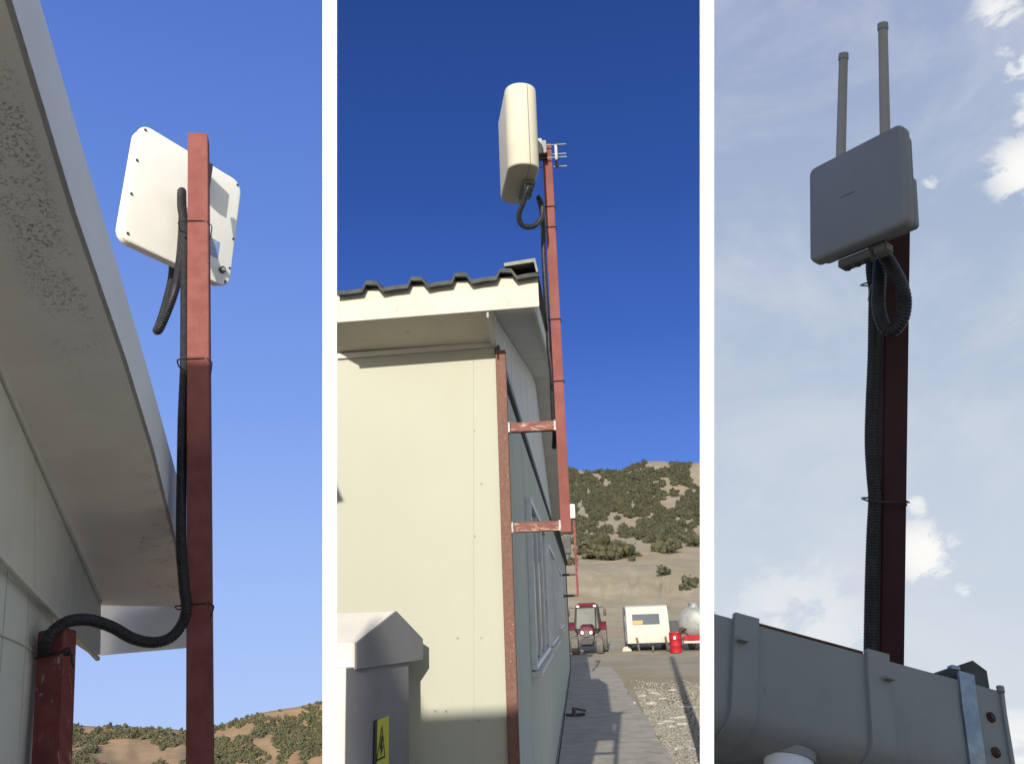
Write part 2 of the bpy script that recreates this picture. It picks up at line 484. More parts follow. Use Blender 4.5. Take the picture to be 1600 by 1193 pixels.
RS_M = [.6, 2, 4, 6, 8, 9, 10, 12, 15, 19, 24, 30, 36, 43, 46, 50, 54, 58, 62, 66, 69, 72, 73.5, 75, 76.5, 78, 79, 82, 88, 94, 100, 106, 112, 118, 126, 134, 142, 152, 162, 172, 184, 196, 210, 225, 240, 255, 270, 285, 300, 320, 340]
RS_L = [.6, 2, 4, 6, 8, 9, 10, 12, 15, 19, 24, 30, 40, 60, 90, 130, 170, 205, 210, 215, 220, 225, 230, 235, 240, 245, 250, 255, 260, 265, 270, 275, 280, 284, 287, 290, 300, 320, 340]


def rowfix(x, r, z):
    """point on the vertical sheet of image column x at range r and height z (bisection on the row)"""
    lo_, hi_ = -1500.0, 4000.0
    for _k in range(34):
        m_ = (lo_ + hi_) / 2
        if 2 + dir_at(x, m_).z * r > z: lo_ = m_
        else: hi_ = m_
    d = dir_at(x, (lo_ + hi_) / 2)
    return Vector((d.x * r, d.y * r, z))


def sheet(mb, xs, rs, fn):
    o = len(mb.v)
    for x in xs:
        for r in rs:
            z, _ = fn(x, r)
            mb.v.append(rowfix(x, r, z))
    n = len(rs)
    for i in range(len(xs) - 1):
        for j in range(n - 1):
            mb.f.append((o + i * n + j, o + (i + 1) * n + j, o + (i + 1) * n + j + 1, o + i * n + j + 1))


def nz(a, b, n): return [a + (b - a) * i / (n - 1) for i in range(n)]


mb = MB()
sheet(mb, nz(515.2, 860, 50) + nz(863, 1104, 120), RS_M, terr_mid)
terrain = mb.build('ground', 'soil', kind='structure', smooth=True)
mb = MB(); sheet(mb, nz(-900, -20, 10) + nz(0, 514.8, 150), RS_L, terr_left)
hill_l = mb.build('hillside', 'soil_orange', kind='structure', smooth=True)
mb = MB(); sheet(mb, nz(1104.6, 2600, 12), [.6, 2, 4, 6, 8, 9, 12, 20, 40, 80, 150, 300], terr_right)
mb.build('slope', 'soil', kind='structure', smooth=True)
mb = MB()
ring = [Vector((40 * math.sin(R(a)), 40 * math.cos(R(a)), -.004)) for a in range(50, 311, 10)]
mb.add([Vector((0, .3, -.004))] + ring, [(0, i + 1, i + 2) for i in range(len(ring) - 1)])
mb.build('yard', 'soil_flat', kind='structure')

# unseen stepped blocks added behind the camera to shade chosen spots in all views
def block_top_for(p):                                  # block height whose shadow line passes through p
    return p.z + (p.y + 6) / math.cos(R(SUN_AZ)) * math.tan(R(SUN_EL))
def along(x, y): return x - (y + 6) * math.tan(R(SUN_AZ))      # where the sun ray through (x, y) crosses the block fronts
hp = block_top_for(P(311, 572, 2.52 * KB)); hw = block_top_for(Vector((-.3, 4.8, 1.50)))
xw, xg, xu = along(-.585, 4.8), along(.25, 1.1), along(.43, 1.27)
mb = MB(); mb.abox(xg - .05, 4.5, -12, -6, 0, 4.75); mb.abox(xu - .02, xu + .85, -11.9, -5.98, 0, 6.0)
mb.abox(xw, xg - .05, -11.8, -6, 0, hw); mb.abox(along(-1.86, 5.06) - 1.1, along(-1.86, 5.06) + .16, -11.7, -6, 0, hp); mb.abox(along(-1.86, 5.06) + .16, xw, -11.6, -6, 0, 4.2)
mb.abox(along(-.748, 4.10), along(-.512, 4.69) - .15, -11.95, -5.97, 0, 5.8)
mb.build('shade_blocks', 'shade_block_grey', kind='structure', bevel=.02)

# ------------------------------------------------------------------ tall white dividing posts
for (xa, xb, dd, lab) in ((504.3, 526.0, 12.0, 'tall plain white post to the left of the cream building'),
                          (1094.0, 1115.2, 10.9, 'tall plain white post to the right of the tanker and gravel')):
    A, B = P((xa + xb) / 2, 1225, dd), P((xa + xb) / 2, -90, dd)
    wd = (xb - xa) * dd / F
    S, T, Z = frame_of(A, B)
    o = MB().box((A + B) / 2, S, T, Z, wd, wd * .6, (B - A).length).build('white_post', 'divider_white')
    tag(o, lab, 'post')

# ================================================================== LEFT VIEW: prefab eaves, red mast, flat antenna
K1 = .7 * KB
Q = lambda x, y, d: P(x, y, d * KB)
up1 = (M3 @ Vector((-498, 3522, 1350))).normalized()
c1 = ray(420, 1303).normalized(); c1 = (c1 - up1 * c1.dot(up1)).normalized()
w1n = up1.cross(c1).normalized()
W1 = P(50, 1100, 2.75 * K1)
if w1n.dot(EYE - W1) < 0: w1n = -w1n
wp = lambda x, y, off=0.0: on_plane(x, y, W1 + w1n * off, w1n)
B0, B1 = wp(0, 575), wp(157, 945)
rB = (B1 - B0).normalized()
sn = rB.cross(w1n).normalized()
if sn.z < 0: sn = -sn
sp_ = lambda x, y, off=0.0: on_plane(x, y, B0 + sn * off, sn)

bld1 = thing('prefab_building', Vector((wp(50, 1190).x, wp(50, 1190).y, 0)), 'shaded prefab building with a mould stained soffit at the left edge', 'building')
down = -up1
# lower wall: near panel and corner panel, running down to the ground
def wall_quad(a, b_, c, d, th, off=0.0):
    q = [wp(*a, off), wp(*b_, off), wp(*c, off), wp(*d, off)]
    return MB().prism(q, -w1n * th)
seamx = lambda x: x
pA, pB, pC = wp(-25, 842), wp(21, 895), wp(57, 933)
def wpan(top_a, top_b, name, m='left_wall', th=.05):
    a, c = wp(*top_a), wp(*top_b)
    la, lc = a.z + .1, c.z + .1
    return MB().prism([a, c, c + down * (c.z + .2), a + down * (a.z + .2)], -w1n * th).build(name, m, bld1, bevel=.002)
# courses: upper strip above the cable, lower panels
wpan((-300, 560), (12, 880), 'wall_panel'); wpan((13.5, 881.5), (46, 912), 'wall_panel')
o = MB().prism([wp(47.5, 913), wp(84, 951), wp(84, 951) + down * 3.2, wp(47.5, 913) + down * 3.2], -w1n * .05).build('corner_flashing', 'trim_white', bld1)
# gable band above, with two sheets
def gband(p, q, r_, s_): return MB().prism([wp(*p, .012), wp(*q, .012), wp(*r_, .012), wp(*s_, .012)], -w1n * .05)
gband((-260, -12), (54, 702), (54, 930), (-260, 600)).build('gable_panel', 'left_gable', bld1, bevel=.002)
gband((55, 704), (112, 840), (112, 990), (55, 931)).build('gable_panel', 'left_gable', bld1, bevel=.002)
gband((113, 842), (158, 945), (157, 1022), (113, 991)).build('gable_panel', 'left_gable', bld1, bevel=.002)
# square trim along the foot of the band
ta, tb = wp(-200, 664, .035), wp(153, 1029, .035)
S, T, Z = frame_of(ta, tb)
MB().box((ta + tb) / 2, w1n, Z.cross(w1n).normalized(), Z, .024, .022, (tb - ta).length).build('trim_strip', 'trim_white', bld1, bevel=.003)
ta, tb = wp(-120, 303, .02), wp(158, 940, .02)
Z = (tb - ta).normalized()
MB().box((ta + tb) / 2, w1n, Z.cross(w1n).normalized(), Z, .014, .03, (tb - ta).length).build('junction_strip', 'trim_white', bld1, bevel=.003)
# soffit with UVs (u across, v along towards the photographer)
inner = [(157, 945), (120, 849), (60, 712), (0, 575), (-60, 438), (-300, -110)]
outer = [(289, 948), (277, 850), (240, 700), (197, 560), (118, 330), (10, -28)]
SP = [[sp_(*a).lerp(sp_(*c), i / 8) for i in range(9)] for a, c in zip(inner, outer)]
me = bpy.data.meshes.new('soffit'); bm = bmesh.new(); org = Vector(bld1['_org'])
uvl = bm.loops.layers.uv.new('UVMap'); vv = [[bm.verts.new(q - org) for q in row] for row in SP]
for i in range(5):
    for j in range(8):
        fc = bm.faces.new((vv[i][j], vv[i][j + 1], vv[i + 1][j + 1], vv[i + 1][j]))
        ys = [i, i, i + 1, i + 1]
        for lp, (uu, v_) in zip(fc.loops, ((j / 8, i / 5), ((j + 1) / 8, i / 5), ((j + 1) / 8, (i + 1) / 5), (j / 8, (i + 1) / 5))): lp[uvl].uv = (uu, v_)
ret = bmesh.ops.extrude_face_region(bm, geom=list(bm.faces))
bmesh.ops.translate(bm, vec=sn * .012, verts=[g for g in ret['geom'] if isinstance(g, bmesh.types.BMVert)])
bmesh.ops.recalc_face_normals(bm, faces=bm.faces); bm.to_mesh(me); bm.free(); me.materials.append(MATS['soffit_stained'])
o = bpy.data.objects.new('soffit', me); COL.objects.link(o); o.parent = bld1
# rake fascia: outer board standing on the soffit edge
ftop = [(291, 790), (274, 735), (235, 592), (188, 430), (130, 235), (62, 0)]
fb = [sp_(*q) for q in outer]
ft = []
for k_, q in enumerate(ftop):
    d_ = fb[k_]; ft.append(on_plane(q[0], q[1], d_, w1n))
mb = MB()
for i in range(5):
    mb.hexa([fb[i], fb[i + 1], ft[i + 1], ft[i]], [q - w1n * .018 for q in (fb[i], fb[i + 1], ft[i + 1], ft[i])])
mb.build('rake_fascia', 'fascia_bluewhite', bld1)
# roof sheet above, carried back behind the photographer
e0, e1 = ft[0], ft[5] + (ft[5] - ft[4]).normalized() * .0
rd = (e1 - e0).normalized()
lf = -w1n
MB().prism([e0 - rd * .05 + lf * .02, e1 + lf * .02, e1 + lf * .75, e0 - rd * .05 + lf * .75], sn * .04).build('roof', 'roof_dark', bld1)
# eave fascia closing the low end
q0, q1, q2, q3 = sp_(155, 958), sp_(291, 968), None, None
en = (q1 - q0).normalized()
pn_ = w1n.cross(up1).normalized()
pl = lambda x, y: on_plane(x, y, q0 + c1 * .01, pn_)
MB().prism([pl(150, 938), pl(293, 944), pl(294, 1011), pl(155, 1023)], c1 * .02 if c1.y > 0 else -c1 * .02).build('eave_fascia', 'fascia_bluewhite', bld1)
# thin cable along the wall
MB().tube([wp(-40, 968, .006), wp(0, 990, .006), wp(30, 1003, .006), wp(62, 1021, .008)], .0035, 6).build('wall_cable', 'trim_white', bld1)

# red mast
D1 = lambda y: 2.52 * 32.3 / (29 + 9 * (y - 215) / 975)
pt, pb = Q(310.5, 217, D1(217)), Q(313, 1190, D1(1190))
ax1 = (pt - pb).normalized()
foot1 = pb + ax1 * (-(pb.z + .0) / ax1.z)
mast1 = thing('antenna_mast', foot1, 'tall red square mast carrying the flat white antenna, left view', 'mast')
fr1 = frame_of(pb, pt, -6)
sq_tube(foot1, pt, .0605 * KB, fr=fr1).build('pole', 'red_oxide', mast1, bevel=.004)
MB().box(pt + ax1 * .002, *fr1, .108, .108, .012).build('end_cap', 'red_oxide', mast1, bevel=.002)
# short weathered post
a_, b_ = Q(90, 985, 1.99), Q(81, 1192, 1.87)
axs = (a_ - b_).normalized(); fs = b_ + axs * (-b_.z / axs.z)
post = thing('short_post', fs, 'short weathered red post with flaking paint below the black hose', 'post')
frs = frame_of(b_, a_, -30)
sq_tube(fs, a_, .059 * KB, fr=frs).build('tube', 'red_worn', post, bevel=.005)
tie(post, Q(86, 1026, 1.965), frs[0], frs[1], .128, .128, [Q(108, 1012, 1.90), Q(113, 1035, 1.90), Q(115, 1042, 1.90)], .006)
o = MB().box(Q(105, 1020, 1.90), *frs, .024, .024, .02).build('tie_head', 'black_rubber', post, bevel=.002)

# flat antenna seen from behind
A1 = Matrix(((.51, .04, .859), (.856, .074, -.512), (-.084, .996, .004)))
U, V, N = (A1 @ XA).normalized(), (A1 @ YA).normalized(), (A1 @ ZA).normalized()
C1 = EYE + (Vector((-1.087, 2.673, 3.353)) - EYE) * KB; W_, H_ = .432 * KB, .426 * KB
ant1 = thing('flat_antenna', C1 - V * .22, 'flat white square antenna seen from behind on the left red mast', 'antenna')
MB().pillow(C1 - N * .037, U, V, N, W_ - .016, H_ - .016, .092, .09, .025).build('radome', 'white_plastic', ant1, smooth=True)
MB().pillow(C1 + N * .000, U, V, N, W_, H_, .032, .09, .012, e2=.012).build('back_plate', 'white_plastic', ant1, smooth=True)
scr = None
for (a, c) in [(-.45, .455), (-.475, .17), (-.475, -.12), (-.45, -.44), (.45, .455), (.475, -.05), (.475, -.32), (.45, -.455)]:
    q = C1 + U * (a * W_) + V * (c * H_) + N * .0165
    o = MB().cyl(q - N * .002, q + N * .004, .0095, 10).build('screw', 'dark_metal', ant1)
q = C1 + U * (.40 * W_) + V * (-.37 * H_) + N * .016
o = MB().cyl(q, q + N * .022, .025, 14).build('vent_plug', 'dark_metal', ant1, smooth=True); MB().cyl(q + N * .022, q + N * .034, .014, 10).build('plug_cap', 'steel', o)
q = C1 + U * (.265 * W_) + V * (-.215 * H_) + N * .0165
lab = MB().box(q, U, V, N, .155, .13, .001).build('label_sticker', 'sticker_blue', ant1)
for k_ in range(5):
    MB().box(q + V * (.045 - .021 * k_) + U * (-.004 * (k_ % 2)), U, V, N, .10 - .016 * (k_ % 3), .007, .0026).build('print_line', 'trim_white', lab)
# clamp between plate and mast
onp = lambda x, y: on_plane(x, y, C1 + N * .016, N)
q = onp(318, 285)
MB().box(q + N * .006 - U * .03, U, V, N, .11, .26, .012).build('clamp_plate', 'dark_metal', ant1, bevel=.002)
MB().box(q + N * .06 - U * .05, U, V, N, .06, .20, .10).build('clamp_block', 'dark_metal', ant1, bevel=.003)
# gland under the lower edge
g0 = C1 + V * (-.5 * H_) + U * (-.06 * W_) - N * .015
gl = MB().cyl(Q(271, 402, 2.96), Q(271, 416, 2.94), .033, 14).build('gland', 'black_rubber', ant1, smooth=True)
MB().cyl(Q(271, 405, 2.96), Q(271, 409, 2.95), .040, 6).build('gland_nut', 'dark_metal', gl)

# corrugated hose 1
dp = lambda y: D1(y) + .0
path = [Q(271, 412, 2.93), Q(268, 440, 2.89), Q(258, 480, 2.83), Q(249, 508, 2.79), Q(245.5, 516, 2.76), Q(250, 512, 2.74), Q(262, 485, 2.735), Q(274, 450, 2.75), Q(281, 410, 2.80), Q(285, 360, 2.86), Q(285, 320, 2.88),
        Q(284.5, 302, 2.87), Q(284, 299.5, 2.845), Q(283.5, 306, 2.82), Q(284, 325, 2.795), Q(289, 352, 2.76), Q(289.5, 375, 2.735), Q(289, 420, 2.71), Q(289, 500, 2.64), Q(288.5, 575, 2.55), Q(285.5, 650, 2.47), Q(284, 740, 2.385), Q(283, 820, 2.32), Q(284, 870, 2.28), Q(288, 920, 2.25),
        Q(291, 948, 2.23), Q(285, 973, 2.22), Q(267, 995, 2.19), Q(240, 1003, 2.16), Q(208, 997, 2.12), Q(175, 979, 2.07), Q(140, 968, 2.02), Q(108, 970, 1.975), Q(84, 985, 1.94), Q(72, 1003, 1.925), Q(73, 1018, 1.945), Q(78, 1032, 1.965), Q(84, 1050, 1.975)]
hose1 = thing('corrugated_hose', path[25], 'black corrugated hose running down the left red mast and across to the short post', 'hose')
MB().tube(path, .029, 12, ribs=.10, step=.0042).build('hose', 'black_rubber', hose1)
for y in (354, 567, 946):
    c_ = Q(308, y, D1(y) - .0)
    tl = [Q(330, y - 2, D1(y) - .05), Q(330 + (4 if y > 900 else 1), y + 2, D1(y) - .045), Q(329, y + 18, D1(y) - .04)]
    tie(hose1, c_ - fr1[0] * .022, fr1[0], fr1[1], .172, .136, tl, .0045)

# ================================================================== MIDDLE VIEW: cream prefab building
r_ = ray(794, 1190); c0 = EYE + r_ * (4.8 / math.hypot(r_.x, r_.y)); FOOT = Vector((c0.x, c0.y, 0))
u2 = ray(905, 953); u2.z = 0; u2.normalize(); v2 = Vector((-u2.y, u2.x, 0))       # u away, v to the left
fp = lambda x, y, off=0.0: on_plane(x, y, FOOT - u2 * off, u2)                   # front wall plane, off = towards viewer
sd_ = lambda t_, z, out=0.0: FOOT + u2 * t_ + ZA * z - v2 * out                  # side wall point
bld2 = thing('prefab_building', FOOT, 'cream prefab building with corrugated dark roof and grey side wall', 'building')
ztop = 3.47
# front sheets (left one cut where the photo ends), recessed joint between
def front_sheet(xa, xb, ya_top, yb_top, right=False):
    a, c = fp(xa, ya_top), fp(xb, yb_top)
    a2, c2 = fp(xa, 1580), fp(xb, 1580)
    if right: c = FOOT + v2 * .0 + ZA * c.z; c2 = FOOT + v2 * .0
    a2.z = 0; c2.z = 0
    return MB().prism([a, c, c2, a2], u2 * .06).build('wall_panel', 'cream_wall', bld2, bevel=.0007)
front_sheet(526.5, 739.95, 552, 536); front_sheet(740.1, 775, 536, 533, True)
for (x, y) in ((741, 672), (752, 755), (742, 837), (715, 996), (752, 995), (680, 1110), (697, 1110), (748, 1125)):
    q = fp(x, y, .001); MB().cyl(q, q - u2 * .006, .0055, 8).build('screw', 'steel', bld2)
MB().prism([fp(526.5, 560, .02), fp(772, 541, .02), fp(772, 533, .02), fp(526.5, 552, .02)], u2 * .03).build('cornice_strip', 'trim_white', bld2, bevel=.002)
# back volume so the building is closed
mb = MB(); b0 = FOOT + u2 * .1 + v2 * .08
mb.prism([b0, b0 + v2 * .6, b0 + v2 * .6 + u2 * 25.5, b0 + u2 * 25.5], ZA * 3.35)
mb.build('core', 'side_wall', bld2)
# side wall panels with recessed joints
T_END = 26.2; pw = 1.15; t0 = .0
i = 0
while t0 < T_END - .2:
    t1 = min(t0 + pw, T_END)
    MB().prism([sd_(t0 + .004, 0), sd_(t1 - .008, 0), sd_(t1 - .008, 3.42), sd_(t0 + .004, 3.42)], v2 * .06).build('wall_panel', 'side_wall', bld2, bevel=.003)
    t0 = t1
# trim line and gable panels following the rake
gz = lambda t_: 3.65 + .20 * t_ if t_ < 5.6 else max(4.77 - .235 * (t_ - 5.6), 3.46)
t0 = .02
while t0 < 11.1:
    t1 = min(t0 + 1.15, 11.2)
    MB().prism([sd_(t0 + .004, 3.50, .012), sd_(t1 - .01, 3.50, .012), sd_(t1 - .01, max(gz(t1), 3.51), .012), sd_(t0 + .004, max(gz(t0), 3.51), .012)], v2 * .06).build('gable_panel', 'gable_panel', bld2)
    t0 = t1
MB().prism([sd_(.0, 3.44, .025), sd_(T_END, 3.44, .025), sd_(T_END, 3.49, .025), sd_(.0, 3.49, .025)], v2 * .03).build('trim_strip', 'dark_box', bld2)
MB().prism([sd_(0, 0, .02), sd_(T_END, 0, .02), sd_(T_END, .10, .02), sd_(0, .10, .02)], v2 * .025).build('skirting', 'cabinet_shade_grey', bld2)
MB().prism([sd_(T_END - .05, 0, .03), sd_(T_END + .06, 0, .03), sd_(T_END + .06, 3.5, .03), sd_(T_END - .05, 3.5, .03)], v2 * .1).build('end_trim', 'dark_box', bld2)
# side soffit under the rake, two boards with a joint
OUT = .25
def sof(ta, tb, z_=0.0):
    za, zb = gz(ta) + .01, gz(tb) + .01
    return MB().prism([sd_(ta, za, -.01), sd_(tb, zb, -.01), sd_(tb, zb, OUT), sd_(ta, za, OUT)], ZA * .015).build('soffit_board', 'gable_panel', bld2)
sof(-.40, 2.9); sof(2.92, 5.6); sof(5.6, 11.2)
# front soffit: rises slightly outwards
zs = 3.475
A, Bp = fp(526.5, 552), FOOT + ZA * fp(775, 536).z
A2 = on_plane(526.5, 500, FOOT - u2 * .4, u2); B2 = on_plane(770, 484, FOOT - u2 * .4, u2)
MB().prism([A, Bp, B2, A2], ZA * .012).build('soffit', 'fascia_white', bld2)
MB().prism([sd_(-.40, B2.z, .012), sd_(.015, Bp.z - .03, .012), sd_(.015, gz(.015) + .01, .012), sd_(-.40, gz(-.4) + .01, .012)], v2 * .03).build('gable_return', 'gable_panel', bld2)
# front fascia
fq = lambda x, y, off=0.0: on_plane(x, y, FOOT - u2 * (.41 + off), u2)
MB().prism([fq(526.5, 503.5), fq(842.5, 478.5), fq(840, 428), fq(526.5, 456)], u2 * .018).build('fascia', 'fascia_white', bld2, bevel=.002)
# rake board along the side (seen edge on)
mb = MB()
for ta, tb in ((-.405, 5.6), (5.6, 11.2)):
    mb.prism([sd_(ta, gz(ta) - .0, OUT), sd_(tb, gz(tb) - .0, OUT), sd_(tb, gz(tb) + .17, OUT), sd_(ta, gz(ta) + .17, OUT)], v2 * .018)
mb.build('rake_fascia', 'trim_white', bld2)
# corrugated roof sheet: trapezoid ribs, its cut edge shows over the fascia
edge = [(526.5, 455)]
ribs = [(580, 26), (651, 26), (720, 26), (790, 27)]
basey = lambda x: 455 - (x - 526.5) * (29 / 315)
for cx_, w_ in ribs:
    edge += [(cx_ - w_ / 2 - 1, basey(cx_ - 14) - 1), (cx_ - w_ / 2 + 4, basey(cx_) - 11.5), (cx_ + w_ / 2 - 5, basey(cx_) - 11.5), (cx_ + w_ / 2 + 4, basey(cx_ + 14) + 1), (cx_ + 33, basey(cx_ + 33) - .6)]
edge = [e_ for e_ in edge if e_[0] < 842] + [(841, basey(841) - 1)]
slope = (u2 + ZA * .20).normalized()
fr_e = [fq(x, y, .05) for x, y in edge]
top = [q + slope * 6.15 for q in fr_e]; th = ZA * -.022 
mb = MB()
for i in range(len(fr_e) - 1):
    mb.hexa([fr_e[i], fr_e[i + 1], top[i + 1], top[i]], [q + th for q in (fr_e[i], fr_e[i + 1], top[i + 1], top[i])])
mb.build('roof_sheet', 'roof_dark', bld2)
back = [Vector((q.x, q.y, q.z)) for q in top]
bs = (u2 - ZA * .235).normalized()
MB().prism([back[0], back[-1], back[-1] + bs * 5.8, back[0] + bs * 5.8], ZA * -.03).build('roof_back', 'roof_dark', bld2)
mb = MB(); b0 = sd_(11.0, 3.46, .1); b1 = sd_(T_END + .1, 3.46, .1)
mb.prism([b0, b1, b1 + v2 * .9, b0 + v2 * .9], ZA * .06).build('flat_roof', 'roof_dark', bld2)
# verge cap at the right corner
q = [fq(787, 411, .06), fq(836, 403, .06), fq(841, 424, .06), fq(838, 425, .06), fq(834, 409, .06), fq(788, 416, .06)]
MB().prism(q, slope * 5.8).build('verge_cap', 'cap_green', bld2)
# little bracket under the fascia
q = fq(762, 487, -.02); MB().box(q - ZA * .015, v2, u2, ZA, .012, .014, .04).build('bracket', 'dark_metal', bld2, bevel=.002)

# windows: frame, sashes, panes
def window(ta, tb, z0, z1, nsash):
    fr = MB(); f_ = .05
    for (a, c, e, g) in ((ta, tb, z1 - f_, z1), (ta, tb, z0, z0 + f_), (ta, ta + f_, z0 + f_, z1 - f_), (tb - f_, tb, z0 + f_, z1 - f_)):
        fr.prism([sd_(a, e, .05), sd_(c, e, .05), sd_(c, g, .05), sd_(a, g, .05)], v2 * .05)
    fo = fr.build('window', 'window_frame', bld2, bevel=.004)
    MB().prism([sd_(ta - .05, z0 - .05, .085), sd_(tb + .05, z0 - .05, .085), sd_(tb + .05, z0 - .012, .085), sd_(ta - .05, z0 - .012, .085)], v2 * .085).build('sill', 'trim_white', fo, bevel=.003)
    w = (tb - ta - 2 * f_) / nsash
    for k_ in range(nsash):
        a = ta + f_ + k_ * w; c = a + w
        MB().prism([sd_(a + .03, z0 + f_ + .03, .022), sd_(c - .03, z0 + f_ + .03, .022), sd_(c - .03, z1 - f_ - .03, .022), sd_(a + .03, z1 - f_ - .03, .022)], v2 * .008).build('pane', 'glass_dark', fo)
        for (e, g) in ((a, a + .035), (c - .035, c)):
            sb = MB(); sb.prism([sd_(e, z0 + f_, .04), sd_(g, z0 + f_, .04), sd_(g, z1 - f_, .04), sd_(e, z1 - f_, .04)], v2 * .03)
            sb.build('sash_bar', 'window_frame', fo, bevel=.003)
window(2.5, 5.9, 1.53, 2.92, 3); window(6.9, 10.1, 1.53, 2.85, 3); window(12.7, 16.2, 1.6, 2.8, 3)

# welded red mast with stand-off brackets
mz = lambda y, x=870: on_plane(x, y, FOOT, u2).z
PV = -.358
pole_at = lambda z: FOOT - v2 * -PV * 1.0 + ZA * z if False else FOOT + v2 * PV + ZA * z
mast2 = thing('antenna_mast', FOOT + v2 * PV, 'red mast welded to two stand off arms on the cream building corner', 'mast')
z_lo, z_hi = mz(832, 884), mz(228, 855)
fr2 = (-v2, -u2, ZA)
MB().box(pole_at((z_lo + z_hi) / 2), *fr2, .056, .056, z_hi - z_lo).build('pole', 'red_oxide', mast2, bevel=.004)
cz = mz(549, 782)
MB().box(FOOT - v2 * .032 + ZA * (cz / 2) - u2 * .004, *fr2, .058, .06, cz).build('corner_post', 'red_rust', mast2, bevel=.004)
for y, nm in ((667, 'red_scuffed'), (823, 'red_scuffed')):
    z = mz(y, 830)
    MB().box(FOOT + v2 * (PV - .028 - .033 + .0) * .5 - v2 * .0 + ZA * z, *fr2, -PV - .028 - .061, .052, .052).build('stand_off_arm', nm, mast2, bevel=.003)
    for xx in (-.066, PV + .033):
        MB().box(FOOT + v2 * xx + ZA * z, *fr2, .011, .060, .060).build('weld_bead', 'weld', mast2, bevel=.003)

# panel antenna seen edge on
A2m = Matrix(((.991, .002, .131), (.131, -.001, -.991), (-.002, 1., -.002)))
U, V, N = (A2m @ XA).normalized(), (A2m @ YA).normalized(), (A2m @ ZA).normalized()
C2 = Vector((.083, 4.44, 4.57)); 
ant2 = thing('panel_antenna', C2 - V * .25, 'thick cream panel antenna with rounded edges seen edge on above the roof', 'antenna')
MB().pillow(C2, U, N, V, .176, .485, .50, .082, .012, seg=10).build('radome', 'cream_plastic', ant2, smooth=True)
# moulding seam round the body: a fine proud line
q = C2 + U * .028
MB().pillow(q, V, N, U, .502, .488, .003, .02, .0008, steps=1).build('moulding_seam', 'cabinet_shade_grey', ant2, smooth=True)
# connectors under the body
qb = C2 - V * .25
MB().box(qb + U * .045 - N * .03 - V * .012, U, N, V, .07, .20, .028).build('connector_plate', 'unit_under', ant2, bevel=.004)
for k_, (a, c) in enumerate(((.03, .05), (.055, .055), (.035, .0), (.06, -.005), (.045, -.05))):
    q = qb + U * a + N * c - V * .025
    o = MB().cyl(q, q - V * .035, .0105, 10).build('connector', 'dark_metal' if k_ % 2 else 'steel', ant2, smooth=True)
# U-bolt clamp: two plates and four bolts to the pole
pz_ = mz(242, 855)
for k_, du in ((0, .055), (1, -.055)):
    MB().box(pole_at(pz_) + v2 * du + ZA * (0 if k_ == 0 else -.015), v2, u2, ZA, .016, .11, .085 if k_ == 0 else .10).build('clamp_plate', 'steel', ant2, bevel=.002)
q = (C2 + U * .086 + N * -.19 + pole_at(pz_ - .01) + v2 * .05) / 2; q.z = pz_ - .01
MB().box(q, v2, u2, ZA, .16, .10, .085).build('mount_block', 'dark_metal', ant2, bevel=.003)
MB().box(q + u2 * -.055, v2, u2, ZA, .11, .012, .10).build('clamp_plate', 'steel', ant2, bevel=.002)
for (a, z) in ((-.052, .035), (.052, .03), (-.052, -.05), (.052, -.055)):
    q = pole_at(pz_ + z) + u2 * a
    b_ = MB().cyl(q + v2 * .07, q - v2 * .118, .004, 8).build('bolt', 'steel', ant2, smooth=True)
    MB().cyl(q - v2 * .066, q - v2 * .074, .009, 6).build('nut', 'dark_metal', b_)
q = C2 + U * .09 + N * .05 + V * .02; MB().cyl(q - U * .01, q + U * .012, .014, 10).build('vent_plug', 'dark_metal', ant2)

pd = 4.97
path = [P(827, 287, 4.80), P(823, 300, 4.80), P(817, 318, 4.82), P(811, 335, 4.84), P(813, 348, 4.86), P(823, 354.5, 4.88), P(836, 352, 4.90), P(845, 342, 4.92), P(847.5, 330, 4.94), P(846, 318, 4.95), P(842, 310, 4.97),
        P(842.5, 312, 5.02), P(847, 335, 5.05), P(849, 370, 5.06), P(850, 410, 5.05), P(853, 460, 5.03), P(856, 505, 5.02), P(857, 520, 5.02), P(858, 545, 5.01), P(862, 580, 5.0), P(863.5, 620, 5.0), P(865, 650, 5.0), P(867, 676, 5.0), P(866, 700, 5.03)]
hose2 = thing('black_cable', path[15], 'thin black cable looping under the panel antenna and down the middle mast', 'cable')
MB().tube(path, .0155, 10, ribs=.05, step=.004).build('cable', 'black_rubber', hose2, smooth=True)
for y, x in ((326, 856), (358, 857.5), (501, 865), (597, 871)):
    tie(hose2, pole_at(mz(y, x)) + v2 * .008, -v2, -u2, .080, .064, None, .003)

# dark box on the side wall and far mast with its ladder-like brackets
o = thing('meter_box', sd_(11.5, 2.75, .15), 'dark grey box fixed high on the side wall below the mast foot', 'box')
q = on_plane(886, 850, FOOT - v2 * .13, v2)
tq = (q - FOOT).dot(u2)
MB().pillow(sd_(tq, q.z, .13), -v2, ZA, u2, .25, .62, .45, .05, .02).build('casing', 'dark_box', o, smooth=True)
MB().box(sd_(tq - .233, q.z + .05, .12), -v2, ZA, u2, .19, .38, .012).build('front_lid', 'tractor_black', o, bevel=.004)
MB().tube([sd_(tq - .1, q.z - .30, .2), sd_(tq - .1, q.z - .36, .19), sd_(tq - .1, q.z - .38, .12), sd_(tq - .1, q.z - .36, .0)], .014, 6).build('lead', 'tractor_black', o)
T3 = 18.0
q1 = on_plane(903, 930, FOOT + u2 * T3, u2); q2_ = on_plane(895, 800, FOOT + u2 * T3, u2)
o3 = thing('antenna_mast', Vector((q1.x, q1.y, q1.z)), 'small far red mast with rungs at the far end of the side wall', 'mast')
outd = (q1 - (FOOT + u2 * T3)).dot(-v2)
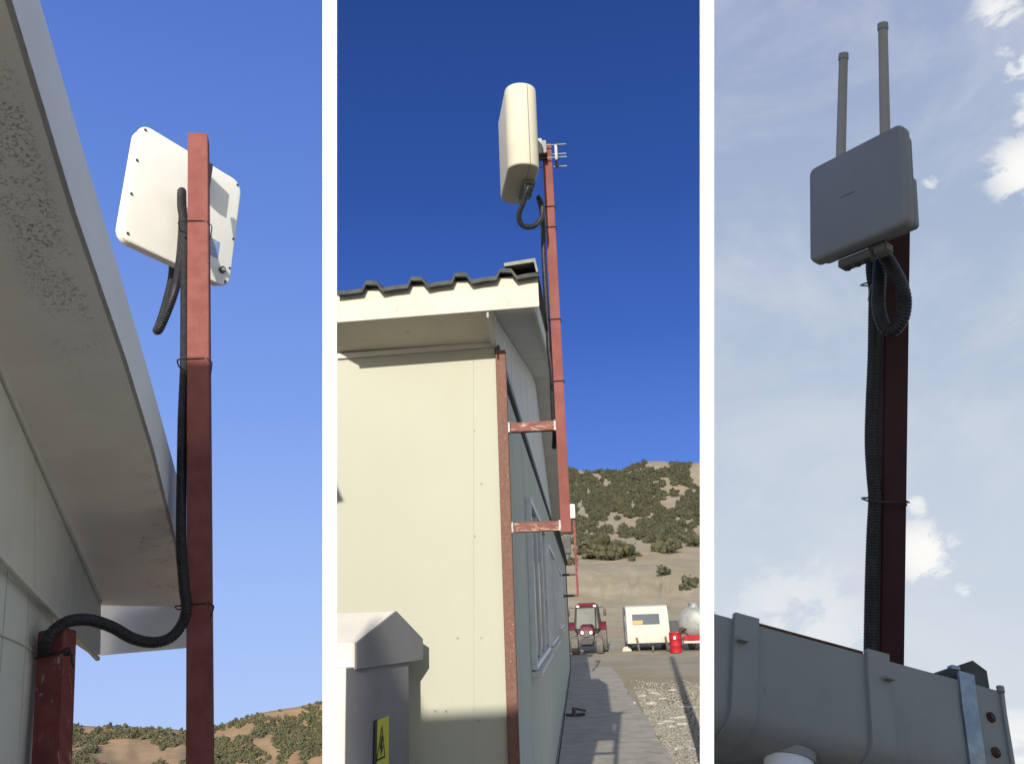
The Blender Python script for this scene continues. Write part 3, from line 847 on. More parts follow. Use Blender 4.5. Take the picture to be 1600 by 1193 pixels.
MB().prism([sd_(T3, q1.z - .02, outd - .03), sd_(T3, q1.z - .02, outd + .03), sd_(T3, q2_.z, outd + .03), sd_(T3, q2_.z, outd - .03)], u2 * .06).build('pole', 'red_worn', o3)
for yy in (897, 930):
    z = on_plane(897, yy, FOOT + u2 * T3, u2).z
    MB().prism([sd_(T3, z - .03, .0), sd_(T3, z - .03, outd - .032), sd_(T3, z + .03, outd - .032), sd_(T3, z + .03, .0)], u2 * .06).build('stand_off_arm', 'tractor_black', o3)
o4 = thing('small_antenna', sd_(T3, q2_.z, outd), 'small white antenna box on top of the far mast', 'antenna')
MB().pillow(sd_(T3 - .08, q2_.z + .02, outd - .06), -v2, ZA, u2, .20, .36, .10, .03, .015).build('radome', 'white_plastic', o4, smooth=True)
MB().box(sd_(T3 - .01, q2_.z - .02, outd - .0), -v2, ZA, u2, .05, .10, .05).build('clamp', 'steel', o4, bevel=.004)

# ------------------------------------------------------------------ grey cabinet with gabled lid
Ca = Vector((.37, .929, 0)).normalized(); Cn = Vector((.929, -.37, 0)).normalized()     # along gable end, its outward normal
Cc = Vector((-.629, 4.391, 1.823))
pc = lambda x, y, off=0.0: on_plane(x, y, Cc + Cn * off, Cn)
LEN = 1.25
CUTN = ray(526.5, 900).cross(ray(526.5, 1300)).normalized()
def cutl(q): return Vector(q) - Cn * ((Vector(q) - EYE).dot(CUTN) / Cn.dot(CUTN))      # slide along the ridge to the end of the cabinet
cab = thing('electrical_cabinet', Vector((Cc.x, Cc.y, 0)) - Cn * .4, 'grey cabinet with gabled lid and yellow warning sign at the cream wall', 'cabinet')
g = [pc(558, 1045), pc(661, 1030), pc(661, 997), pc(620, 954), pc(558, 1004)]
gx = lambda q, s_: q
MB().prism([q for q in g], -Cn * .012).build('gable_end', 'cabinet_shade_grey', cab, bevel=.001)
nl, fl = g[4], g[2]; ap = g[3]
# roof slopes overhang the end a little; sunny faces get pale paint, sunless ones dark
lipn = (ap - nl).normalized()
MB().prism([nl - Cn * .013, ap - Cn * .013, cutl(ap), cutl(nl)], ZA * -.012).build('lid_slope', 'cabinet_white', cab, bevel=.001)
MB().prism([fl - Cn * .013, ap - Cn * .013, cutl(ap), cutl(fl)], ZA * -.012).build('lid_slope', 'cabinet_shade_grey', cab, bevel=.001)
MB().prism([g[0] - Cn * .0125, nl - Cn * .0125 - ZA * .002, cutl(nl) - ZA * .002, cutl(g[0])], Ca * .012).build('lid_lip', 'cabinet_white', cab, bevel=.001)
MB().prism([g[0] - Cn * .013 + ZA * .003, g[1] - Cn * .013 + ZA * .003, cutl(g[1]) + ZA * .003, cutl(g[0]) + ZA * .003], ZA * .01).build('lid_floor', 'cabinet_shade_grey', cab)
# body, set in from the lid
bo = -.02
ba, bb = pc(536, 1054, bo), pc(638, 1036, bo)
ba_lo, bb_lo = Vector((ba.x, ba.y, 0)), Vector((bb.x, bb.y, 0))
ztopb = g[0].z + .012
mb = MB(); 
pa, pb_ = pc(540, 1048, bo), pc(637, 1037, bo)
for q in (pa, pb_): q.z = 0
mb.hexa([pa, pb_, cutl(pb_), cutl(pa)], [q + ZA * ztopb for q in (pa, pb_)] + [cutl(q + ZA * ztopb) for q in (pb_, pa)])
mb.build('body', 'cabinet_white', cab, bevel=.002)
MB().prism([pa + Cn * .0015 + ZA * .02, pb_ + Cn * .0015 + ZA * .02, pb_ + Cn * .0015 + ZA * (ztopb - .004), pa + Cn * .0015 + ZA * (ztopb - .004)], Cn * .003).build('side_panel', 'cabinet_shade_grey', cab, bevel=.001)
# warning sign: plate, triangle outline, bolt
sgn = [pc(584, 1127, bo + .005), pc(606, 1117, bo + .005), pc(606, 1225, bo + .005), pc(582, 1235, bo + .005)]
plate = MB().prism(sgn, Cn * .006).build('warning_sign', 'sign_yellow', cab, bevel=.001)
s2 = lambda x, y: pc(x, y, bo + .0125)
tri = [s2(597, 1132), s2(602, 1182), s2(588, 1189)]; cen = (tri[0] + tri[1] + tri[2]) / 3
mb = MB()
for i in range(3):
    a, c = tri[i], tri[(i + 1) % 3]
    mb.prism([a, c, c.lerp(cen, .17), a.lerp(cen, .17)], Cn * .001)
mb.build('warning_triangle', 'sign_black', plate)
bolt = [(596.6, 1148), (598.3, 1152), (596.8, 1163), (598.6, 1165), (595.2, 1181), (595.0, 1169), (593.4, 1168.5)]
MB().prism([s2(*q) for q in bolt], Cn * .001).build('lightning_bolt', 'sign_black', plate)
MB().prism([pc(583, 1126, bo + .003), pc(587, 1123, bo + .003), pc(585.5, 1235, bo + .003), pc(581, 1237, bo + .003)], Cn * .009).build('sign_edge', 'sign_black', plate)

# ------------------------------------------------------------------ yard: pavement, gravel, rubble
zp = .06
gp = lambda x, y: ground(x, y, zp)
poly = [gp(872, 1180), gp(893.5, 1056), gp(925, 1053), gp(962, 1053), gp(977, 1068), gp(988, 1090), gp(1000, 1108), gp(1008, 1122), gp(1030, 1150), gp(1046, 1180), gp(1052, 1230)]
near = [FOOT - v2 * 1.75 + u2 * 3, FOOT - v2 * .035 + u2 * .3]
near = [Vector((q.x, q.y, zp)) for q in near]
first = FOOT + u2 * 25.9 - v2 * .035; first.z = zp
pol = [near[1], first] + poly[3:] + [near[0]]
# split into cast slabs across the walk
slab = thing('pavement', Vector((.6, 12, 0)), 'cracked grey concrete walk along the foot of the side wall', 'pavement'); slab['kind'] = 'structure'
def edge_at(t_):                                        # outer edge offset of the walk at distance t_
    best = None
    pts = [near[0]] + poly[3:][::-1]
    for a, c in zip(pts, pts[1:]):
        ta, tb = (a - FOOT).dot(u2), (c - FOOT).dot(u2)
        if min(ta, tb) <= t_ <= max(ta, tb):
            k_ = (t_ - ta) / (tb - ta + 1e-9); best = (a.lerp(c, k_) - FOOT).dot(-v2)
    return best if best else 1.4
ts = [1.5, 5.0, 9.2, 14.6, 20.4, 25.6]
for a, c in zip(ts, ts[1:]):
    dz = rng.uniform(-.004, .004)
    ea, ec = edge_at(a), edge_at(c)
    n_ = 9
    outer_e = [sd_(a + (c - a) * i / n_, zp + dz, ea + (ec - ea) * i / n_ + rng.uniform(-.04, .04)) for i in range(n_ + 1)]
    q = [sd_(a + .002, zp + dz, .035)] + outer_e + [sd_(c - .002, zp + dz, .035)]
    outer_e[0] += u2 * .004; outer_e[-1] -= u2 * .004
    MB().prism(q, ZA * -.14).build('slab', 'concrete', slab)

stone_mesh = []
def stone(rad, seed):
    bm = bmesh.new(); bmesh.ops.create_icosphere(bm, subdivisions=1, radius=rad)
    q = np.random.default_rng(seed)
    for v_ in bm.verts: v_.co *= q.uniform(.7, 1.25); v_.co.z *= .62
    vs_ = np.array([v_.co[:] for v_ in bm.verts]); fs_ = np.array([[v_.index for v_ in f_.verts] for f_ in bm.faces]); bm.free()
    return vs_, fs_


def scatter_mesh(name, protos, items, m, smooth=False):
    """items: (proto index, position, scale, yaw); one joined mesh through numpy"""
    VV, FF, o = [], [], 0
    for k_, p, s_, a in items:
        v_, f_ = protos[k_]; ca, sa = math.cos(a), math.sin(a)
        w = np.stack([v_[:, 0] * ca - v_[:, 1] * sa, v_[:, 0] * sa + v_[:, 1] * ca, v_[:, 2]], 1) * s_ + np.array(p)
        VV.append(w); FF.append(f_ + o); o += len(v_)
    VV = np.concatenate(VV).astype(np.float32); FF = np.concatenate(FF).astype(np.int32)
    me = bpy.data.meshes.new(name)
    me.vertices.add(len(VV)); me.vertices.foreach_set('co', VV.ravel())
    me.loops.add(FF.size); me.loops.foreach_set('vertex_index', FF.ravel())
    me.polygons.add(len(FF)); me.polygons.foreach_set('loop_start', np.arange(0, FF.size, 3, dtype=np.int32))
    me.update(calc_edges=True); me.validate()
    if smooth: me.polygons.foreach_set('use_smooth', np.ones(len(FF), bool))
    me.materials.append(MATS[m])
    ob = bpy.data.objects.new(name, me); COL.objects.link(ob); return ob


protos = [stone(.03, i) for i in range(8)]
items = []
while len(items) < 9000:
    x, y = rng.uniform(985, 1200), rng.uniform(1062, 1330)
    if x < 985 + (y - 1062) * .42: continue
    p = ground(x, y, 0)
    t_ = (p - FOOT).dot(u2); 
    if t_ < 25.6 and (p - FOOT).dot(-v2) < edge_at(max(t_, 1.6)) + .02: continue
    if p.x > p.y * .2 + .3: continue
    dens = min(1, (y - 1055) / 45) * (0.35 + vnoise(p.x * 1.2, p.y * .8, 6))
    if rng.random() > dens: continue
    items.append((int(rng.integers(8)), (p.x, p.y, .008), rng.uniform(.35, 1.35), rng.uniform(0, 6.28)))
tag(scatter_mesh('gravel', protos, items, 'gravel'), 'loose grey gravel spread beside the concrete walk', 'gravel', kind='stuff')
for k_, (x, y) in enumerate([(1003, 1088), (1012, 1078), (1022, 1084), (1036, 1092), (1050, 1079), (1018, 1100), (1042, 1128), (1058, 1122), (1066, 1132), (1048, 1136), (1034, 1130), (1072, 1166), (1060, 1170), (1082, 1172), (1020, 1112), (1075, 1105)]):
    p = ground(x, y, 0); bm = bmesh.new(); bmesh.ops.create_icosphere(bm, subdivisions=2, radius=1)
    q = np.random.default_rng(k_ + 40); sx, sy, sz = q.uniform(.07, .2), q.uniform(.05, .10), q.uniform(.025, .05)
    for v_ in bm.verts:
        kk_ = q.uniform(.75, 1.15); v_.co = Vector((v_.co.x * sx * kk_, v_.co.y * sy * kk_, max(v_.co.z, -.2) * sz * kk_))
    me = bpy.data.meshes.new('concrete_chunk'); bm.to_mesh(me); bm.free(); me.materials.append(MATS['rubble'])
    o = bpy.data.objects.new('concrete_chunk', me); COL.objects.link(o); o.location = (p.x, p.y, .01); o.rotation_euler = (0, 0, q.uniform(0, 3))
    tag(o, 'pale broken concrete chunk lying on the gravel by the walk', 'rubble', 'broken concrete chunks on the gravel')
# dark bent scrap on the walk
p = ground(903, 1118, zp)
scrap = thing('scrap_bracket', p, 'dark bent metal bracket lying on the concrete walk', 'scrap')
a_ = Vector((1, .15, 0)).normalized(); c_ = Vector((-.15, 1, 0))
MB().box(p + a_ * -.07 + ZA * .07, a_, c_, ZA, .05, .16, .14).build('short_leg', 'dark_box', scrap, bevel=.006)
MB().box(p + a_ * .03 + ZA * .115 + c_ * .02, (a_ + ZA * -.22).normalized(), c_, (ZA + a_ * .22).normalized(), .24, .15, .04).build('long_leg', 'dark_box', scrap, bevel=.006)
MB().box(p + a_ * .04 + ZA * .03, (a_ + c_ * .3).normalized(), c_, ZA, .20, .12, .035).build('foot_plate', 'tractor_black', scrap, bevel=.006)
MB().box(p + a_ * -.12 + ZA * .02 + c_ * .1, a_, c_, ZA, .14, .2, .03).build('flange', 'tractor_black', scrap, bevel=.006)

# ------------------------------------------------------------------ tractor, caravan, drum, tanker (about 41 m away)
def local(o, yaw):
    ca, sa = math.cos(yaw), math.sin(yaw)
    X_, Y_ = Vector((ca, sa, 0)), Vector((-sa, ca, 0))
    return (lambda x, y, z: o + X_ * x + Y_ * y + ZA * z), X_, Y_


def wheel(root, c, X_, Y_, rad, wid):
    """axle along X_"""
    w = MB(); prof = [(-wid / 2, rad * .62), (-wid / 2, rad * .9), (-wid * .36, rad), (wid * .36, rad), (wid / 2, rad * .9), (wid / 2, rad * .62)]
    loops = []
    n_ = 28
    for dx, r in prof: loops.append([c + X_ * dx + (Y_ * math.cos(2 * math.pi * j / n_) + ZA * math.sin(2 * math.pi * j / n_)) * r for j in range(n_)])
    w.rings(loops, cap=False)
    for j in range(0, n_, 2):
        a = 2 * math.pi * j / n_; rr = Y_ * math.cos(a) + ZA * math.sin(a); tt = Y_ * -math.sin(a) + ZA * math.cos(a)
        w.box(c + rr * (rad * 1.0) + X_ * (wid * .2 * (1 if (j // 2) % 2 else -1)), X_, tt, rr, wid * .5, rad * .10, rad * .06)
    wo_ = w.build('wheel', 'tyre', root)
    MB().cyl(c - X_ * wid * .40, c + X_ * wid * .40, rad * .63, 22).build('rim', 'rim_pale', wo_, smooth=True)
    MB().cyl(c - X_ * wid * .46, c + X_ * wid * .46, rad * .2, 12).build('hub', 'rim_pale', wo_, smooth=True)
    return wo_


to = ground(919, 1021); tr = thing('tractor', to, 'red tractor with a black framed cab facing the camera by the building end', 'tractor')
L_, X_, Y_ = local(to, R(-6))                       # local -Y faces the camera
S_ = 1.0
wheel(tr, L_(-.62, -.3, .46), X_, Y_, .48, .34); wheel(tr, L_(.62, -.3, .46), X_, Y_, .48, .34)
wheel(tr, L_(-.78, 1.9, .72), X_, Y_, .74, .44); wheel(tr, L_(.78, 1.9, .72), X_, Y_, .74, .44)
MB().box(L_(0, -.3, .5), X_, Y_, ZA, 1.1, .2, .2).build('axle', 'tractor_black', tr, bevel=.02)
MB().hexa([L_(-.36, -.75, .62), L_(.36, -.75, .62), L_(.36, .95, .62), L_(-.36, .95, .62)], [L_(-.34, -.72, .98), L_(.34, -.72, .98), L_(.37, .95, 1.0), L_(-.37, .95, 1.0)]).build('engine_block', 'tractor_black', tr, bevel=.03)
hd = MB().hexa([L_(-.37, -.80, .985), L_(.37, -.80, .985), L_(.40, .95, 1.0), L_(-.40, .95, 1.0)], [L_(-.25, -.66, 1.36), L_(.25, -.66, 1.36), L_(.34, .95, 1.48), L_(-.34, .95, 1.48)]).build('hood', 'tractor_red', tr, bevel=.06)
MB().hexa([L_(-.15, -.84, .88), L_(.15, -.84, .88), L_(.15, -.76, .88), L_(-.15, -.76, .88)], [L_(-.07, -.77, 1.24), L_(.07, -.77, 1.24), L_(.07, -.7, 1.24), L_(-.07, -.7, 1.24)]).build('grille', 'tractor_black', hd, bevel=.01)
for sx in (-1, 1):
    MB().hexa([L_(sx * .17, -.83, .98), L_(sx * .30, -.81, 1.04), L_(sx * .30, -.74, 1.04), L_(sx * .17, -.74, .98)], [L_(sx * .14, -.81, 1.14), L_(sx * .27, -.78, 1.18), L_(sx * .27, -.7, 1.18), L_(sx * .14, -.7, 1.14)]).build('headlight', 'lamp_clear', hd, bevel=.012)
MB().box(L_(0, -.92, .64), X_, Y_, ZA, .62, .26, .26).build('front_weight', 'tractor_black', tr, bevel=.03)
# cab
cb = [(-.62, .95, 1.22), (.62, .95, 1.22), (.72, 2.2, 1.22), (-.72, 2.2, 1.22)]; ct = [(-.54, 1.12, 2.34), (.54, 1.12, 2.34), (.58, 2.1, 2.34), (-.58, 2.1, 2.34)]
cabm = MB().hexa([L_(q[0] * .72, q[1] + .02, .95) for q in cb], [L_(*q) for q in cb]).build('cab', 'tractor_black', tr, bevel=.02)
fr = MB()
for q, p in zip(cb, ct): fr.tube([L_(*q), L_(*p)], .05, 8, smooth=False)
for i in range(4):
    fr.tube([L_(*ct[i]), L_(*ct[(i + 1) % 4])], .05, 8, smooth=False); fr.tube([L_(*cb[i]), L_(*cb[(i + 1) % 4])], .045, 8, smooth=False)
fr.build('cab_frame', 'tractor_black', cabm)
gl_ = lambda i, j, ins: [L_(*(Vector(cb[i]).lerp(Vector(ct[j]), 0))), ]
def pane(a, b_, c, d, nm='windscreen'):
    ctr = (Vector(a) + Vector(b_) + Vector(c) + Vector(d)) / 4
    q = [L_(*Vector(p).lerp(ctr, .04)) for p in (a, b_, c, d)]
    n_ = (q[1] - q[0]).cross(q[3] - q[0]).normalized()
    return MB().prism(q, n_ * .012).build(nm, 'cab_glass', cabm)
pane(cb[0], cb[1], ct[1], ct[0]); pane(cb[1], cb[2], ct[2], ct[1], 'side_window'); pane(cb[3], cb[0], ct[0], ct[3], 'side_window')
MB().box(L_(0, 1.62, 1.62), X_, Y_, ZA, .46, .16, .62).build('seat', 'tractor_black', cabm, bevel=.04)
MB().tube([L_(.18 * math.cos(a), 1.28 + .06 * math.sin(a), 1.42 + .17 * math.sin(a)) for a in [2 * math.pi * i / 16 for i in range(17)]], .018, 6).build('steering_wheel', 'tractor_black', cabm)
rf = MB().hexa([L_(-.62, .98, 2.38), L_(.62, .98, 2.38), L_(.64, 2.2, 2.38), L_(-.64, 2.2, 2.38)], [L_(-.48, 1.12, 2.56), L_(.48, 1.12, 2.56), L_(.5, 2.1, 2.58), L_(-.5, 2.1, 2.58)]).build('roof', 'tractor_red', tr, bevel=.06)
for sx in (-1, 1):
    MB().box(L_(sx * .44, .985, 2.40), X_, Y_, ZA, .15, .08, .10).build('work_lamp', 'lamp_clear', rf, bevel=.015)
    m_ = MB().tube([L_(sx * .58, 1.0, 2.28), L_(sx * .80, .95, 2.34), L_(sx * .92, .93, 2.28)], .018, 6).build('mirror_arm', 'tractor_black', tr)
    MB().pillow(L_(sx * .95, .93, 2.06), X_, ZA, Y_, .15, .36, .07, .05, .015).build('mirror', 'tractor_black', m_, smooth=True)
    # fenders over the rear wheels
    a_s = [R(20 + 14 * i) for i in range(10)]
    inn = [L_(sx * .56, 1.9 + .82 * math.cos(a), .72 + .82 * math.sin(a)) for a in a_s]
    mb = MB()
    for i in range(9):
        q = [inn[i], inn[i + 1], inn[i + 1] + X_ * sx * .42, inn[i] + X_ * sx * .42]; mb.prism(q, ZA * .035)
    mb.build('fender', 'tractor_red', tr)
    MB().box(L_(sx * .60, .95, .62), X_, Y_, ZA, .3, .4, .06).build('step', 'tractor_black', tr, bevel=.01)
MB().tube([L_(.44, .75, 1.2), L_(.46, .75, 1.9), L_(.46, .75, 2.35)], .035, 8, smooth=False).build('exhaust_pipe', 'tractor_black', tr)

tr.scale = (.88, .88, .86)

# caravan
co = ground(1015, 1017); cv = thing('caravan', co, 'small white caravan parked with its front window facing the camera', 'caravan')
L_, X_, Y_ = local(co, R(-4))
HW, CL = .99, 3.3
prof = [(-.02, .42), (-.10, .9), (-.06, 1.35), (.10, 2.05), (.22, 2.24), (.5, 2.32), (CL - .4, 2.30), (CL - .1, 2.2), (CL, 1.6), (CL, .42)]
loops = []
for x, ins in ((-HW, .03), (-HW + .03, 0), (HW - .03, 0), (HW, .03)):
    loops.append([L_(x, y + (ins if i < 5 else -ins if i > 6 else 0), z - (ins if 3 <= i <= 7 else 0)) for i, (y, z) in enumerate(prof)])
body = MB().rings(loops).build('body', 'caravan_white', cv, smooth=True)
def fy(z): 
    for (y0, z0), (y1, z1) in zip(prof, prof[1:]):
        if z0 <= z <= z1: return y0 + (y1 - y0) * (z - z0) / (z1 - z0)
def strip(x0, x1, z0, z1, out, nm, m, par, th=.02):
    q = [L_(x0, fy(z0) - out, z0), L_(x1, fy(z0) - out, z0), L_(x1, fy(z1) - out, z1), L_(x0, fy(z1) - out, z1)]
    return MB().prism(q, Y_ * th).build(nm, m, par, bevel=.004)
wf = strip(-.74, .60, 1.28, 1.93, .02, 'front_window', 'caravan_white', body, .03)
strip(-.70, .56, 1.34, 1.87, .028, 'pane', 'glass_dark', wf, .012)
strip(-.68, -.22, 1.36, 1.56, .036, 'cardboard_box', 'carton', wf, .012)
strip(-.93, .97, 1.12, 1.16, .012, 'belt_rail', 'trim_white', body, .02)
strip(-.92, .94, 1.20, 1.245, .016, 'window_ledge', 'caravan_white', body, .03)
for z in (1.02, 1.12, 1.22, 1.30):
    MB().box(L_(-HW - .004, 1.6, z), Y_, X_, ZA, 3.0, .012, .035).build('side_stripe', 'caravan_grey', body)
d_ = MB().box(L_(-HW - .006, 1.2, 1.25), Y_, X_, ZA, .6, .02, 1.5).build('door', 'caravan_white', cv, bevel=.006)
MB().box(L_(-HW - .02, 1.25, 1.75), Y_, X_, ZA, .4, .02, .4).build('door_window', 'glass_dark', d_, bevel=.006)
MB().tube([L_(-HW - .02, .3, 2.0), L_(-HW - .05, .28, 2.18), L_(-HW - .05, .75, 2.2)], .022, 6, smooth=False).build('grab_rail', 'tractor_black', cv)
MB().box(L_(HW + .02, .22, 2.15), X_, Y_, ZA, .06, .08, .12).build('marker_lamp', 'tractor_black', cv, bevel=.01)
MB().box(L_(0, 1.6, .40), X_, Y_, ZA, 1.8, 3.0, .10).build('chassis', 'tractor_black', cv)
wheel(cv, L_(-.82, 1.8, .30), X_, Y_, .30, .18); wheel(cv, L_(.82, 1.8, .30), X_, Y_, .30, .18)
for sx in (-.52, .80):
    MB().box(L_(sx, -.24, .36), (X_ + ZA * -.12).normalized(), Y_, (ZA + X_ * -.12).normalized(), .09, .05, .72).build('prop_board', 'bark', cv, bevel=.006)
MB().tube([L_(-.4, .1, .38), L_(0, -.7, .34), L_(.4, .1, .38)], .04, 6, smooth=False).build('drawbar', 'tractor_black', cv)
wheel(cv, L_(.12, -.62, .16), X_, Y_, .15, .08)
p = ground(979, 1017)
o = thing('stone_block', p, 'pale stone block on the ground at the caravan corner', 'block')
MB().hexa([p + Vector(q) for q in ((-.22, -.14, 0), (.24, -.12, 0), (.22, .15, 0), (-.2, .14, 0))], [p + Vector(q) for q in ((-.14, -.1, .2), (.15, -.08, .23), (.14, .1, .22), (-.12, .1, .19))]).build('block', 'rubble', o, bevel=.02)

cv.scale = (.97, .97, .87)

# red drum
p = ground(1056.5, 1019)
dr = thing('red_drum', p, 'red metal drum standing beside the white caravan', 'drum')
loops = []; rd_ = .25; hh = .84
for z, r in ((0, .97), (.02, 1.02), (.04, 1.0), (.27, 1.0), (.285, 1.045), (.30, 1.0), (.55, 1.0), (.565, 1.045), (.58, 1.0), (.81, 1.0), (.825, 1.03), (.84, 1.0), (.838, .94), (.82, .93)):
    loops.append([p + Vector((rd_ * r * math.cos(2 * math.pi * j / 24), rd_ * r * math.sin(2 * math.pi * j / 24), z)) for j in range(24)])
MB().rings(loops).build('shell', 'barrel_red', dr, smooth=True)
MB().cyl(p + Vector((.1, -.08, .82)), p + Vector((.1, -.08, .855)), .035, 10).build('bung', 'carton', dr)
MB().box(p + Vector((-.06, -.252, .62)), XA, YA, ZA, .09, .006, .12).build('label_patch', 'lamp_clear', dr)

# tanker trailer
p = ground(1090, 1017) + YA * .6
tk = thing('tanker_trailer', p, 'grey cylindrical tank on a red trailer frame beside the drum', 'trailer')
L_, X_, Y_ = local(p, R(-24))
loops = []
for y, r in ((-.12, .0), (-.10, .35), (-.02, .56), (.06, .62), (2.4, .62), (2.48, .56), (2.56, .3), (2.58, .0)):
    loops.append([L_(.0 + max(r, .01) * math.cos(2 * math.pi * j / 28), y, 1.22 + max(r, .01) * math.sin(2 * math.pi * j / 28)) for j in range(28)])
tank = MB().rings(loops).build('tank', 'tank_grey', tk, smooth=True)
for y in (.1, 1.1, 2.2):
    loops = [[L_(r * math.cos(2 * math.pi * j / 28), y + dy, 1.22 + r * math.sin(2 * math.pi * j / 28)) for j in range(28)] for dy, r in ((0, .62), (0, .645), (.07, .645), (.07, .62))]
    MB().rings(loops, cap=False).build('band', 'tank_grey', tank, smooth=True)
dm = MB().cyl(L_(-.02, .55, 1.78), L_(-.02, .55, 2.0), .24, 18, .22).build('hatch', 'tank_grey', tk, smooth=True)
MB().cyl(L_(-.02, .55, 2.0), L_(-.02, .55, 2.06), .26, 18, .2).build('hatch_lid', 'steel', dm, smooth=True)
MB().box(L_(0, 1.2, .52), X_, Y_, ZA, 1.0, 2.7, .14).build('frame', 'tractor_red', tk, bevel=.02)
MB().box(L_(.1, -.16, .56), X_, Y_, ZA, 1.0, .10, .22).build('front_beam', 'barrel_red', tk, bevel=.02)
MB().box(L_(.1, -.20, .38), X_, Y_, ZA, 1.0, .12, .10).build('bumper', 'caravan_white', tk, bevel=.02)
wheel(tk, L_(-.42, 1.3, .36), X_, Y_, .36, .22); wheel(tk, L_(.42, 1.3, .36), X_, Y_, .36, .22)
for i, dx in enumerate((-.46, -.54)):
    MB().tube([L_(dx + .2, -.14, .95), L_(dx - .02, -.25, .86), L_(dx - .16, -.28, .5), L_(dx - .24, -.2, .16)], .035, 8).build('suction_hose', 'tractor_black', tk)
MB().cyl(L_(-.48, -.1, .86), L_(-.48, .05, .86), .15, 14).build('pump', 'rust_dark', tk, smooth=True)
p2 = ground(1063, 1013) + YA * 1.0
o = thing('dark_panel', p2, 'dark upright board behind the red drum next to the caravan', 'board')
MB().box(p2 + ZA * .95, XA, YA, ZA, .62, .06, .62).build('board', 'dark_box', o, bevel=.01)
for sx in (-.24, .24): MB().box(p2 + ZA * .32 + XA * sx, XA, YA, ZA, .06, .05, .64).build('leg', 'dark_box', o)


# ------------------------------------------------------------------ bushes
def bush_proto(seed, leafs=110):
    q = np.random.default_rng(seed); V_, F_ = [], []; o = 0
    for c in range(q.integers(9, 15)):
        bm = bmesh.new(); bmesh.ops.create_icosphere(bm, subdivisions=1, radius=q.uniform(.15, .30))
        a_, rr_ = q.uniform(0, 6.28), q.random() ** .6 * .55
        ctr = np.array((rr_ * math.cos(a_), rr_ * math.sin(a_), q.uniform(.10, .85) * (1.05 - rr_)))
        vs_ = np.array([v_.co[:] for v_ in bm.verts]) * q.uniform(.55, 1.45, (len(bm.verts), 1)) + ctr
        fs_ = np.array([[v_.index for v_ in f_.verts] for f_ in bm.faces]); bm.free()
        V_.append(vs_); F_.append(fs_ + o); o += len(vs_)
    allv = np.concatenate(V_)
    for k_ in range(leafs):
        c = allv[q.integers(len(allv))] * q.uniform(.95, 1.12)
        d = q.normal(size=(3, 3)) * .075
        V_.append(c + d); F_.append(np.array([[0, 1, 2]]) + o); o += 3
    v_ = np.concatenate(V_); v_[:, 2] -= v_[:, 2].min() * .9
    return v_, np.concatenate(F_)


bp = [bush_proto(100 + i) for i in range(10)]


def mesh_of(name, vf, m):
    me = bpy.data.meshes.new(name); me.from_pydata(vf[0].tolist(), [], vf[1].tolist()); me.materials.append(MATS[m]); return me


bush_me = [mesh_of('bush_leaves', q, 'bush_leaf') for q in bp]
cand = []
def y_to_r_mid(x, y):
    yc = interp(x, CREST_M); pr = [(a, (yc if a == 300 else c)) for a, c in MID if a <= 300]
    for (r0, a), (r1, c) in zip(pr, pr[1:]):
        if c <= y <= a: return r0 + (r1 - r0) * (a - y) / max(a - c, 1e-6)
    return None


for _ in range(9000):
    x = rng.uniform(600, 1103) if rng.random() < .25 else rng.uniform(862, 1103)
    y = 846 - (846 - 719) * rng.random() ** .85
    yc = interp(x, CREST_M)
    if y < yc - 1: continue
    r = y_to_r_mid(x, y)
    if r is None: continue
    dn = vnoise(x / 26, y / 13, 21) * .6 + vnoise(x / 9, y / 6, 22) * .4
    bare = .45 if y > 805 else .31
    if x > 1020 and y < 770: bare = .46
    if 925 < x < 990 and y < 748: bare = .55
    if dn < bare: continue
    z, _q = terr_mid(x, r); p = rowfix(x, r, z)
    cand.append((p, r, rng.uniform(.24, .68) * (1 + r / 300), 'm'))
for (x, y, s_) in ((915, 866, 2.0), (928, 872, 2.3), (945, 862, 2.6), (958, 866, 2.3), (968, 872, 2.6), (950, 874, 2.0), (935, 860, 2.0), (985, 858, 1.1), (992, 868, 1.2), (988, 876, .8), (1040, 858, 2.6), (1052, 862, 2.2), (1030, 862, 1.8), (1033, 846, 1.6),
                   (895, 884, 1.0), (1038, 899, 1.1), (1078, 921, 1.0), (1070, 924, .7), (948, 832, 1.6), (900, 850, 1.4), (1002, 842, 1.3), (1015, 846, 1.2), (1087, 850, 2.2), (1075, 845, 1.8)):
    r = y_to_r_mid(x, y) or 90
    z, _q = terr_mid(x, r); cand.append((rowfix(x, r, z), r, s_ * 1.0, 'c'))
nm_ = len(cand)
for _ in range(7500):
    x = rng.uniform(60, 514); yc = interp(x, CREST_L)
    u = rng.random() ** .8
    r = 290 - 85 * u
    ye = 1232 + (yc - 1232) * (((r - 205) / 85) ** .9)
    dn = vnoise(x / 38, r / 16, 31) * .62 + vnoise(x / 11, r / 6, 32) * .38
    scar = max(0, 1 - ((x - 205) / 62) ** 2 - ((ye - 1172) / 26) ** 2) + max(0, 1 - ((x - 275) / 26) ** 2 - ((ye - 1185) / 24) ** 2)
    if dn < (.36 if ye < yc + 16 else .40) + .42 * min(1, scar * 1.6): continue
    z, _q = terr_left(x, r); cand.append((rowfix(x, r, z), r, rng.uniform(.4, 1.1), 'l'))
cand.sort(key=lambda q: q[1] / q[2] if q[3] != 'c' else -1)
rest_m, rest_l = [], []
inds = 0
